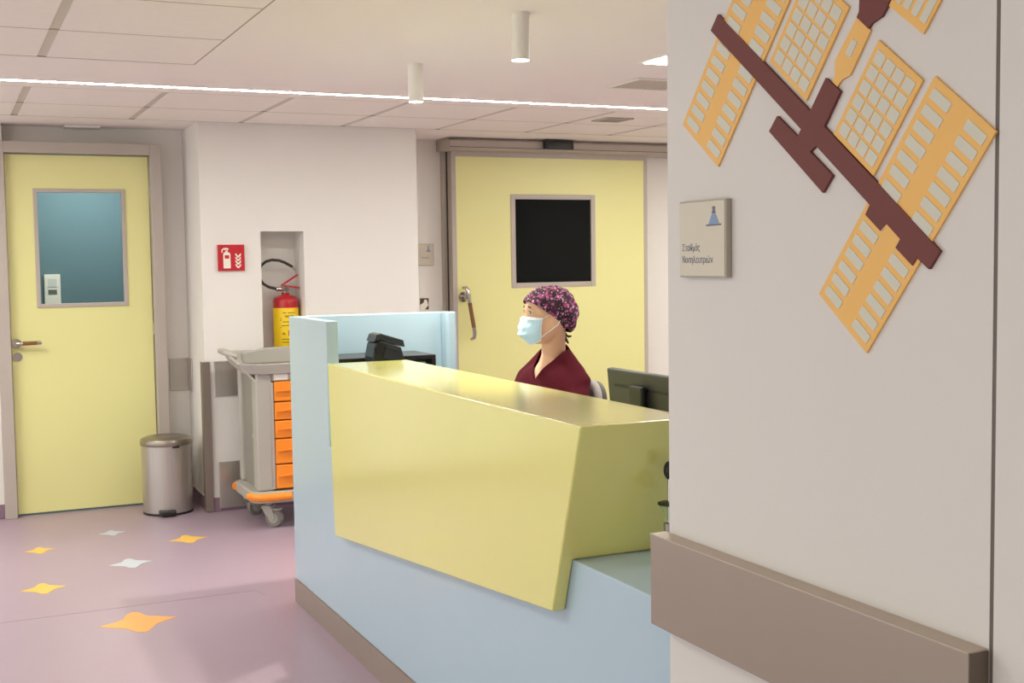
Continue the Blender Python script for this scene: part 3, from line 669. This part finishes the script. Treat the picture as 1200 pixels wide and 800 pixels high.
BX(DX - .003, DX + .002, 1.985, 5.112, .0, .100).build('kick_plate', ALU, d, bevel=.001)
for y in (2.0, 3.4, 4.99): BX(DX + .05, 1.95, y, y + .03, .0, .712).build('support', BLUE, d)

# shelf stand with printer on the back of the worktop
s = thing('desktop_shelf', 'black metal shelf riser against the blue back panel of the desk', 'shelf', (1.64, 4.86, .742))
BX(1.415, 1.838, 4.74, 5.00, 1.046, 1.062).build('shelf_top', BLACK2, s, bevel=.002)
for x in (1.415, 1.822): BX(x, x + .016, 4.74, 5.00, .743, 1.046).build('side_panel', BLACK2, s)
BX(1.431, 1.755, 4.745, 4.98, .743, 1.044).build('drawer_block', BLACK2, s, bevel=.003)
tag(MB().box(1.764, 1.816, 4.80, 4.98, .744, 1.03).build('paper_stack', PAPER, None), 'white papers upright under the right end of the black shelf', 'paper')
# black label printer (a wedge with a slanted lid)
q = thing('label_printer', 'small black label printer with a sloping lid in front of the black shelf', 'printer', (1.59, 4.65, .743))
prof = [(1.520, .743), (1.520, 1.075), (1.532, 1.128), (1.550, 1.140), (1.640, 1.108), (1.652, 1.062), (1.652, .743)]
MB().prism([(x, 4.60, z) for x, z in prof], (0, .11, 0)).build('housing', BLACK, q, bevel=.008, seg=3)
MB().prism([(x, 4.604, z) for x, z in [(1.526, 1.132), (1.538, 1.162), (1.556, 1.166), (1.650, 1.136), (1.656, 1.108), (1.640, 1.112), (1.550, 1.143)]], (0, .10, 0)).build('lid', mat('printer_lid', rgb(46, 48, 48), .35, var=.05), q, bevel=.004)
BX(1.524, 1.566, 4.594, 4.601, 1.086, 1.112).build('paper_slot', mat('slot', rgb(12, 12, 12), .5, var=0), q)
MB().prism([(1.575, 4.601, 1.118), (1.632, 4.601, 1.098), (1.642, 4.601, 1.060), (1.560, 4.601, 1.072)], (0, -.008, 0)).build('front_cover', mat('printer_cover', rgb(34, 35, 35), .4, var=.05), q, bevel=.003)

# monitor, seen from behind
m = thing('computer_monitor', 'black monitor seen from behind on the desk beside the pillar', 'monitor', (1.87, 3.0, .742))
Mm = Matrix.Translation((1.80, 0, 1.12)) @ Matrix.Rotation(math.radians(-5), 4, 'Y') @ Matrix.Translation((-1.80, 0, -1.12))
sh = MB().prism([(1.80, 3.228, 1.12), (1.80, 2.70, 1.12), (1.80, 2.70, .80), (1.80, 3.228, .80)], (.022, 0, 0)).xf(Mm).build('back_shell', MONI, m, bevel=.004)
MB().box(1.8225, 1.828, 2.704, 3.224, .804, 1.116).xf(Mm).build('screen', mat('screen_off', rgb(16, 18, 20), .1, var=0), m)
MB().box(1.7985, 1.8005, 2.74, 3.185, 1.068, 1.076).xf(Mm).build('vent_groove', MATS['slot'], m)
MB().box(1.782, 1.800, 2.995, 3.070, .80, 1.082).build('stand_neck', BLACK, m, bevel=.006)
MB().box(1.7805, 1.783, 3.0, 3.066, 1.074, 1.081).build('neck_highlight', MONI, m)
MB().plate(rrect(1.70, 1.92, 2.90, 3.18, .03), .743, .756).build('stand_base', BLACK, m, bevel=.003)

kb = thing('keyboard', 'black keyboard lying on the worktop behind the yellow counter', 'keyboard', (1.86, 4.28, .743))
BX(1.78, 1.93, 4.08, 4.50, .743, .758).build('case', BLACK, kb, bevel=.003)
kk = MB()
for i in range(4):
    for j in range(13): kk.box(1.793 + i * .033, 1.819 + i * .033, 4.09 + j * .0305, 4.115 + j * .0305, .758, .763)
kk = kk.build('keys', MONI, kb); kk['kind'] = 'stuff'

# slim chrome stand with a clear funnel at the low counter, mostly behind the pillar
g = thing('chrome_desk_stand', 'slender chrome and black stand on the low blue counter peeping out beside the pillar', 'stand', (1.565, 2.36, .743))
cx, cy = CXY
MB().lathe([(.0, 0), (.012, 0), (.012, .006), (.009, .012), (.006, .02), (.006, .062), (.014, .068), (.015, .088), (.006, .09), (.005, .20)], (cx, cy, .743), 28).build('stem', STEELH, g, smooth=True)
MB().lathe([(.009, .088), (.010, .095), (.018, .120), (.026, .132), (.025, .133), (.016, .121), (.007, .095)], (cx, cy, .743), 28).build('funnel', GLASS, g, smooth=True)
MB().lathe([(.025, .131), (.028, .132), (.028, .136), (.025, .137)], (cx, cy, .743), 28).build('funnel_rim', BLACK, g, smooth=True)
MB().sph((cx, cy, .743 + .212), (.014, .014, .022)).build('knob', BLACK, g, smooth=True)
MB().tube([(cx + .020 * math.cos(a * PI / 8), cy + .020 * math.sin(a * PI / 8), .749) for a in range(16)], .004, 8, closed=True).build('base_ring', BLACK, g, smooth=True)

# ------------------------------------------------------------------ handrail
hr = thing('wall_handrail', 'wide brown metal handrail board across the near pillar', 'handrail', (1.218, 1.55, .753))
BX(1.200, 1.2345, 1.188, 1.988, .753, .926).build('rail_board', RAILM, hr, bevel=.0015)
BX(1.2012, 1.2345, 1.1865, 1.188, .754, .925).build('end_cap', mat('rail_cap', rgb(104, 92, 80), .5, .3, var=.03), hr)
BX(1.1992, 1.2345, 1.188, 1.988, .926, .9275).build('top_strip', RAILE, hr)

# ------------------------------------------------------------------ mural: satellite boards on the pillar
mu = thing('satellite_wall_mural', 'orange and maroon cut-out satellite mural on the near pillar', 'wall decoration', (PX - 0.005, 1.55, 1.27))
TH = 0.0035
def board(name, yz, m, x=PX, th=TH, parent=mu, bevel=0):
    return MB().prism([(x - 0.0004, y, z) for y, z in yz], (-th, 0, 0)).build(name, m, parent, bevel=bevel)
def rect_pts(A, U, V, u0, u1, v0, v1):
    return [(A[0] + U[0] * u + V[0] * v, A[1] + U[1] * u + V[1] * v) for u, v in ((u0, v0), (u1, v0), (u1, v1), (u0, v1))]
def solar(A, B, D, kind, rows):
    """A corner, B along the short side, D along the long side (Y,Z)"""
    U = (B[0] - A[0], B[1] - A[1]); V = (D[0] - A[0], D[1] - A[1])
    pb = board('solar_panel', [A, B, (A[0] + U[0] + V[0], A[1] + U[1] + V[1]), D], MURY)
    cols = [(.07, .37), (.64, .94)] if kind == 'ladder' else [(.075, .265), (.30, .485), (.515, .70), (.735, .925)]
    g = .38 if kind == 'ladder' else .2
    v0, v1 = (.02, .985) if kind == 'ladder' else (.05, .96)
    if kind == 'long': cols = [(.06, .22), (.30, .46), (.54, .70), (.78, .94)]
    n = rows; p = (v1 - v0) / n
    for c0, c1 in cols:
        for r in range(n):
            a = v0 + r * p + p * g / 2; b2 = a + p * (1 - g)
            off = 0.0
            MB().prism([(PX - TH - .0004, y, z) for y, z in rect_pts(A, U, V, c0, c1, a, b2)], (-.0008, 0, 0)).build('solar_cell', MURC, pb)
    return pb
solar((1.2902, 1.6896), (1.1817, 1.6044), (1.5322, 1.3899), 'ladder', 15)
LV = (-.2420, .2997)
C1 = (1.8050, 1.6052); D1 = (1.917, 1.6894)
solar((D1[0] + LV[0], D1[1] + LV[1]), (C1[0] + LV[0], C1[1] + LV[1]), D1, 'ladder', 15)
solar((1.4013, 1.7559), (1.3126, 1.687), (1.4993, 1.632), 'grid', 6)
solar((1.5585, 1.8893), (1.4655, 1.8143), (1.6575, 1.7640), 'grid', 6)
solar((1.3807 - .11, 1.8002 + .135), (1.3125 - .11, 1.7493 + .135), (1.3807, 1.8002), 'long', 3)
bo = board('satellite_body', [(1.4475, 1.7961), (1.4184, 1.7724), (1.4622, 1.7148), (1.4805, 1.7104), (1.4911, 1.7015), (1.5019, 1.7099), (1.4966, 1.7196), (1.4967, 1.7406)], MURY)
MB().prism([(PX - TH - .0004, y, z) for y, z in [(1.456, 1.7669), (1.4459, 1.7601), (1.4611, 1.7396), (1.4729, 1.7483)]], (-.0008, 0, 0)).build('body_window', MURC, bo)
board('satellite_top', [(1.40, 1.872), (1.43, 1.86), (1.4415, 1.8203), (1.4423, 1.8036), (1.4475, 1.7961), (1.4221, 1.7755), (1.4147, 1.7818), (1.3928, 1.7881), (1.3824, 1.8005), (1.3773, 1.8078), (1.36, 1.84)], MURM, th=TH + .001)
beam = [(1.8014, 1.8654), (1.5526, 1.6719), (1.5155, 1.7178), (1.4821, 1.6936), (1.5192, 1.6455), (1.3853, 1.5408), (1.2762, 1.4529), (1.2966, 1.4281), (1.3196, 1.4439), (1.3284, 1.4333), (1.3619, 1.4587), (1.3526, 1.4706), (1.3817, 1.4939), (1.3936, 1.4833), (1.4254, 1.5079), (1.416, 1.5215), (1.538, 1.6177), (1.5524, 1.6098), (1.4992, 1.5694), (1.5217, 1.5447), (1.6568, 1.6514), (1.6354, 1.6738), (1.5835, 1.6357), (1.5746, 1.6466), (1.8233, 1.8415)]
board('truss_beam', beam, MURM, th=TH + .002)

# ------------------------------------------------------------------ seated nurse
F = Vector((-.94, -.31, 0)).normalized(); Lf = Vector((-F.y * -1 * -1, F.x, 0))
Lf = Vector((-F.y, F.x, 0))            # her left, towards the camera
U = Vector((0, 0, 1))
HIP = Vector((2.248, 4.492, .50))
def P(f, l, u): return HIP + F * f + Lf * l + U * u
person = thing('person', 'seated woman in maroon scrubs, floral surgical cap and pale blue mask', 'person', (HIP.x, HIP.y, 0))
# head frame
HF = Vector((-.975, .10, -.02)).normalized(); HL = U.cross(HF).normalized(); HU = HF.cross(HL).normalized()
HC = Vector((2.212, 4.45, 1.222))
HM = Matrix(((HF.x, HL.x, HU.x, HC.x), (HF.y, HL.y, HU.y, HC.y), (HF.z, HL.z, HU.z, HC.z), (0, 0, 0, 1)))
def Hp(x, y, z): return HM @ Vector((x, y, z))
LV_ = [(.100, .0, -.01, .01), (.094, .045, -.055, .040), (.078, .072, -.083, .060), (.055, .089, -.1, .073), (.03, .093, -.103, .0755), (.012, .094, -.102, .0755), (0, .088, -.10, .075), (-.015, .087, -.096, .074), (-.03, .087, -.088, .0715), (-.05, .088, -.07, .067), (-.07, .087, -.048, .059), (-.09, .084, -.02, .047), (-.105, .078, .0, .034), (-.113, .066, .018, .02)]
hb_ = MB(); rings = []
for z, f, bk, w in LV_:
    rr = []
    for i in range(40):
        a = 2 * PI * i / 40; ca, sa = math.cos(a), math.sin(a)
        x0 = (f + bk) / 2; hx = (f - bk) / 2
        x = x0 + hx * (abs(ca) ** .92) * (1 if ca > 0 else -1); y = w * (abs(sa) ** .92) * (1 if sa > 0 else -1)
        if ca > .2:
            for s_ in (-1, 1):
                x -= .010 * math.exp(-((y - s_ * .032) / .015) ** 2 - ((z - .016) / .014) ** 2)        # eye sockets
                x += .004 * math.exp(-((y - s_ * .045) / .018) ** 2 - ((z + .03) / .018) ** 2)       # cheekbone
            x += .004 * math.exp(-((z - .036) / .01) ** 2) * math.exp(-(y / .05) ** 2)
            x += .006 * math.exp(-(y / .018) ** 2 - ((z + .062) / .012) ** 2)
            x += .006 * math.exp(-(y / .016) ** 2 - ((z + .1) / .012) ** 2)
        rr.append(hb_.bm.verts.new((x, y, z)))
    rings.append(rr)
for A, B in zip(rings, rings[1:]):
    for i in range(40): j = (i + 1) % 40; hb_.bm.faces.new((A[i], A[j], B[j], B[i]))
hb_.bm.faces.new(rings[0][::-1]); hb_.bm.faces.new(rings[-1])
bmesh.ops.recalc_face_normals(hb_.bm, faces=hb_.bm.faces[:])
# nose and ears as merged bumps
hb_.prism([(.088, -.006, .008), (.088, .006, .008), (.085, .017, -.040), (.085, -.017, -.040)], (.0, 0, 0.0001)) if False else None
hb_.cap((.088, 0, .004), (.108, 0, -.032), .007, .0105); hb_.sph((.098, .011, -.037), (.010, .007, .007)); hb_.sph((.098, -.011, -.037), (.010, .007, .007))
for s_ in (-1, 1):
    hb_.sph((-.005, s_ * .077, -.012), (.017, .007, .030)); hb_.sph((.0, s_ * .076, -.034), (.010, .006, .012))
hb_.xf(HM)
bd = hb_
# neck, torso, limbs
bd.cap(Hp(-.026, 0, -.055), P(-.012, 0, .565), .048, .050)
bd.cap(P(.006, 0, .462), P(.012, 0, .32), .080, .092); bd.cap(P(-.005, 0, .53), P(.03, 0, .47), .052, .050)
for s_ in (-1, 1):
    bd.cap(P(-.015, s_ * .04, .49), P(-.005, s_ * .135, .450), .036, .036)
    bd.cap(P(0, s_ * .05, .39), P(0, s_ * .05, .22), .075, .075)
    bd.cap(P(0, s_ * .06, .22), P(0, s_ * .08, .03), .08, .095)
    EL = P(.10, s_ * .185, .255); WR = P(.30, s_ * .13, .275)
    bd.cap(P(-.005, s_ * .145, .448), EL, .038, .034)
    bd.cap(EL, WR, .037, .024)
    # hand: palm and five fingers, laid flat over the keyboard
    PD = (F * .97 - Lf * s_ * .12 + U * -.02).normalized(); PS = (Lf * s_ + F * .12).normalized()
    p0 = WR + PD * .01; p1 = WR + PD * .085
    for k in (-1, 0, 1): bd.cap(p0 + PS * k * .016, p1 + PS * k * .024, .015, .012)
    for k, ln in zip((-1.5, -.5, .5, 1.5), (.070, .080, .074, .058)):
        b0 = p1 + PS * k * .0195; b1 = b0 + PD * ln * .5 + U * .004; b2 = b1 + PD * ln * .45 - U * .016
        bd.cap(b0, b1, .0092, .0082); bd.cap(b1, b2, .0082, .0068)
    tb0 = p0 - PS * .022 + PD * .01; tb1 = tb0 - PS * .028 + PD * .03 - U * .004; tb2 = tb1 + PD * .03 - PS * .006 - U * .004
    bd.cap(tb0, tb1, .0125, .010); bd.cap(tb1, tb2, .010, .008)
    KN = P(.42, s_ * .12, .02); AN = P(.40, s_ * .12, -.40)
    bd.cap(P(.0, s_ * .09, .02), KN, .085, .058); bd.cap(KN, AN, .055, .036)
    bd.cap(AN, P(.52, s_ * .13, -.46), .034, .028)
fuse(bd, .0062, 3).build('body', SKIN, person, smooth=True)
# eyes
for s_ in (-1, 1):
    c = Vector((.0752, s_ * .032, .017))
    MB().sph(HM @ c, .0110).build('eye', EYEW, person, smooth=True)
    MB().sph(HM @ (c + Vector((.0062, s_ * .001, -.0005))), (.0053, .0062, .0062), HM.to_3x3()).build('iris', EYEI, person, smooth=True)
    MB().tube([HM @ Vector((.0905 - abs(i - 1) * .003, s_ * (.016 + .010 * i), .0370 + (.003 if i == 1 else 0))) for i in range(4)], [.001, .0028, .0026, .001], 8).build('eyebrow', HAIR, person, smooth=True)
    MB().tube([HM @ Vector((.0905 - .002 * abs(i - 1.5), s_ * (.022 + .0065 * i), .0212 + .0015 * (1 - abs(i - 1.5) / 1.5))) for i in range(4)], .0013, 6).build('eyelashes', HAIR, person, smooth=True)
    MB().tube([HM @ Vector((.0868 - .0022 * abs(i - 2), s_ * (.020 + .006 * i), .0240 + .0015 * (1 - abs(i - 2) / 2))) for i in range(5)], [.002, .0034, .0040, .0034, .002], 8).build('eyelid', SKIN, person, smooth=True)
# surgical mask
mk = MB(); G = []
NV, NU = 16, 28
for v in range(NV + 1):
    tv = v / NV; row = []
    z = -.002 - tv * .112
    prof = (.104 + .020 * math.sin(min(1, tv * 1.5) * PI * .62)) if tv < .62 else .1255 - (tv - .62) / .38 * .046
    hw = .071 - .030 * max(0, tv - .45) ** 1.2 * 1.6
    for u_ in range(NU + 1):
        a = math.radians(-84 + 168 * u_ / NU)
        x0 = .030 + .0 * tv
        back = .008 * tv
        x = x0 + back + (prof - x0 - back) * max(0, math.cos(a)) ** .62; y = hw * math.sin(a)
        pleat = .0018 * math.sin(tv * PI * 7) * (1 - abs(u_ / NU - .5) * 1.2) + .0012 * math.sin(u_ * 1.3 + tv * 9)
        zz = z - .012 * (1 - math.cos(a)) * (1 - tv) * .4 + (.020 * (1 - math.cos(a)) * tv)
        row.append(mk.bm.verts.new(HM @ Vector((x + pleat, y, zz))))
    G.append(row)
for v in range(NV):
    for u_ in range(NU): mk.bm.faces.new((G[v][u_], G[v][u_ + 1], G[v + 1][u_ + 1], G[v + 1][u_]))
topc = [G[0][u_].co.copy() for u_ in range(NU + 1)]; topc2 = [G[1][u_].co.copy() for u_ in range(NU + 1)]
sideL = [G[v][NU].co.copy() for v in range(NV + 1)]; sideR = [G[v][0].co.copy() for v in range(NV + 1)]; botc = [G[NV][u_].co.copy() for u_ in range(NU + 1)]
bmesh.ops.recalc_face_normals(mk.bm, faces=mk.bm.faces[:])
mko = mk.build('surgical_mask', MASKB, person, smooth=True, label='pale blue pleated surgical mask')
sm = mko.modifiers.new('thick', 'SOLIDIFY'); sm.thickness = .0016; sm.offset = 0
MB().tube(topc, .0024, 8).tube(topc2, .003, 8).build('mask_top_band', MASKW, mko, smooth=True, label='white upper band')
MB().tube(sideL, .0022, 8).tube(sideR, .0022, 8).tube(botc, .0020, 8).build('mask_edge', MASKW, mko, smooth=True)
for s_, sd_ in ((1, sideL), (-1, sideR)):
    st = MB(); st.tube([sd_[0], HM @ Vector((.012, s_ * .0765, .008)), HM @ Vector((-.012, s_ * .084, .012))], .0014, 6)
    st.tube([sd_[-3], HM @ Vector((.02, s_ * .0735, -.058)), HM @ Vector((-.012, s_ * .082, -.036)), HM @ Vector((-.022, s_ * .083, -.018))], .0014, 6)
    st.build('ear_loop', MASKW, mko, smooth=True)
# hair under the cap, then the cap
hc = MB(); hc.sph((-.030, 0, .0), (.068, .0765, .070)); hc.xf(HM)
bmesh.ops.bisect_plane(hc.bm, geom=hc.bm.verts[:] + hc.bm.edges[:] + hc.bm.faces[:], plane_co=HM @ Vector((-.01, 0, -.03)), plane_no=(HM.to_3x3() @ Vector((-.8, 0, .6))) * -1, clear_outer=True)
hc.build('hair', HAIR, person, smooth=True)
cp = MB()
cp.sph((-.010, 0, .028), (.115, .093, .092)); cp.sph((.022, 0, .034), (.086, .086, .068)); cp.sph((-.058, 0, .006), (.070, .086, .080)); cp.sph((-.066, 0, -.028), (.056, .068, .052))
cp.xf(HM)
cp = fuse(cp, .006, 6)
R3 = HM.to_3x3()
for v in cp.bm.verts:
    q = HM.inverted() @ v.co
    ang = math.atan2(q.y, q.x)
    v.co += (v.co - HC).normalized() * (.0022 * math.sin(9 * ang + q.z * 60) * (1 if q.x < .03 else .4) + .0015 * math.sin(q.z * 150 + q.x * 90))
bmesh.ops.bisect_plane(cp.bm, geom=cp.bm.verts[:] + cp.bm.edges[:] + cp.bm.faces[:], plane_co=HM @ Vector((.011, 0, .000)), plane_no=(R3 @ Vector((.60, 0, -.80))), clear_outer=True)
edge_loop = None
cpo = cp.build('surgical_cap', CAPM, person, smooth=True, label='purple and pink floral surgical cap')
sm = cpo.modifiers.new('thick', 'SOLIDIFY'); sm.thickness = .003; sm.offset = -1
kn = MB(); kn.sph(Hp(-.072, 0, -.082), (.009, .012, .009)); kn.tube([Hp(-.072, .005, -.084), Hp(-.085, .012, -.09), Hp(-.095, .016, -.088)], [.004, .005, .003], 8); kn.tube([Hp(-.07, .004, -.084), Hp(-.075, .008, -.105), Hp(-.082, .012, -.118)], [.004, .006, .003], 8); kn.tube([Hp(-.07, -.004, -.084), Hp(-.07, -.008, -.108)], [.004, .003], 8)
kn.build('cap_tie', mat('cap_tie_dark', rgb(70, 40, 44), .8, var=.2), cpo, smooth=True)
# scrub top
tp = MB()
tp.cap(P(-.022, 0, .525), P(0, 0, .36), .080, .115)
for s_ in (-1, 1):
    tp.cap(P(-.026, s_ * .040, .572), P(-.012, s_ * .135, .468), .031, .046); tp.cap(P(-.030, s_ * .022, .570), P(-.02, s_ * .03, .50), .040, .06)
    tp.cap(P(.005, s_ * .06, .42), P(.01, s_ * .06, .22), .100, .096)
    tp.cap(P(.01, s_ * .06, .22), P(.0, s_ * .085, .05), .096, .112)
    EL = P(.10, s_ * .185, .255)
    tp.cap(P(-.008, s_ * .142, .453), P(-.005, s_ * .145, .450).lerp(EL, .80), .052, .052)
    tp.sph(P(.045, s_ * .060, .37), (.07, .07, .07))
tp.cap(P(.01, 0, .47), P(.03, 0, .30), .085, .11)
tp = fuse(tp, .008, 12)
for v in tp.bm.verts:
    q = v.co - HIP; f_, l_, u_ = q.dot(F), q.dot(Lf), q.dot(U)
    w = .0062 * math.sin(38 * l_ + 26 * u_ + 3 * math.sin(20 * u_)) * max(0, min(1, (.45 - u_) * 6)) + .0025 * math.sin(90 * u_ - 50 * l_) * max(0, min(1, (abs(l_) - .1) * 12))
    d_ = Vector((q.x, q.y, 0)); d_ = d_.normalized() if d_.length > 0 else d_
    v.co += d_ * w
# V neck: cut along two slanting planes and an upper neck plane, then remove what lies inside
bot = P(.16, 0, .462); 
nl = Vector((0, 0, 0))
def halfplane(s_):
    # plane through the V bottom and the side of the neck
    a = bot; b_ = P(.16, s_ * .082, .595); c_ = P(.30, 0, .462)
    n = (b_ - a).cross(c_ - a).normalized()
    if n.dot(U) < 0: n = -n
    return a, n
geo = lambda: tp.bm.verts[:] + tp.bm.edges[:] + tp.bm.faces[:]
pls = [halfplane(1), halfplane(-1)]
for a, n in pls: bmesh.ops.bisect_plane(tp.bm, geom=geo(), plane_co=a, plane_no=n)
bmesh.ops.bisect_plane(tp.bm, geom=geo(), plane_co=P(-.045, 0, 0), plane_no=F)
kill = [f for f in tp.bm.faces if all((f.calc_center_median() - a).dot(n) > 0 for a, n in pls) and (f.calc_center_median() - HIP).dot(F) > -.045]
bmesh.ops.delete(tp.bm, geom=kill, context='FACES')
tpo = tp.build('scrub_top', SCRUB, person, smooth=True)
sm = tpo.modifiers.new('thick', 'SOLIDIFY'); sm.thickness = .004; sm.offset = -1
tr = MB()
for s_ in (-1, 1):
    KN = P(.42, s_ * .12, .02); AN = P(.40, s_ * .12, -.40)
    tr.cap(P(.0, s_ * .09, .02), KN, .098, .072); tr.cap(KN, AN.lerp(KN, .05), .070, .060)
tr.cap(P(0, -.06, .04), P(0, .06, .04), .115, .115)
fuse(tr, .010, 4).build('scrub_trousers', SCRUB, person, smooth=True)
for s_ in (-1, 1):
    MB().cap(P(.385, s_ * .12, -.458), P(.53, s_ * .13, -.462), .040, .034).build('shoe', WHITEP, person, smooth=True)

# ------------------------------------------------------------------ office chair behind her
ch = thing('office_chair', 'grey office chair with dark shell that the woman sits on', 'chair', (2.27, 4.49, 0))
CF = Vector((-.995, -.05, 0)).normalized(); CL = Vector((-CF.y, CF.x, 0)); CO = Vector((2.220, 4.500, 0))
CM = Matrix(((CF.x, CL.x, 0, CO.x), (CF.y, CL.y, 0, CO.y), (0, 0, 1, 0), (0, 0, 0, 1)))
bk = MB(); pts = []
for s_ in (1, -1):
    pass
def backrest(xoff, th, hw, z0, z1):
    o = []
    n = 8; r = .07
    for cy_, cz_, a in [(hw - r, z1 - r, 0), (-hw + r, z1 - r, 90), (-hw + r, z0 + r, 180), (hw - r, z0 + r, 270)]:
        for i in range(n + 1): q_ = math.radians(a + 90 * i / n); o.append((xoff, cy_ + r * math.cos(q_), cz_ + r * math.sin(q_)))
    return MB().prism(o, (-th, 0, 0)).xf(CM)
backrest(-.150, .035, .158, .56, .955).build('backrest', CHAIRF, ch, bevel=.015, seg=4)
backrest(-.186, .024, .150, .57, .945).build('back_shell', CHAIRD, ch, bevel=.008, seg=3)
MB().plate(rrect(-.19, .24, -.22, .22, .07), .385, .445).xf(CM).build('seat', CHAIRF, ch, bevel=.02, seg=4)
MB().box(-.235, -.195, -.03, .03, .36, .70).xf(CM).build('back_support', CHAIRD, ch, bevel=.008)
MB().box(-.235, .10, -.05, .05, .350, .384).xf(CM).build('seat_bracket', CHAIRD, ch, bevel=.008)
MB().cyl((0, 0, .09), (0, 0, .36), .026).xf(CM).build('gas_column', BLACK, ch, smooth=True)
for k in range(5):
    a = 2 * PI * k / 5 + .3
    lg = MB().cyl((0, 0, .10), (.27 * math.cos(a), .27 * math.sin(a), .075), .022, .014, 12).xf(CM).build('leg', CHAIRD, ch, smooth=True)
    MB().cyl((.27 * math.cos(a) - .02, .27 * math.sin(a), .030), (.27 * math.cos(a) + .02, .27 * math.sin(a), .030), .030, n=20).xf(CM).build('wheel', BLACK, lg, bevel=.004)
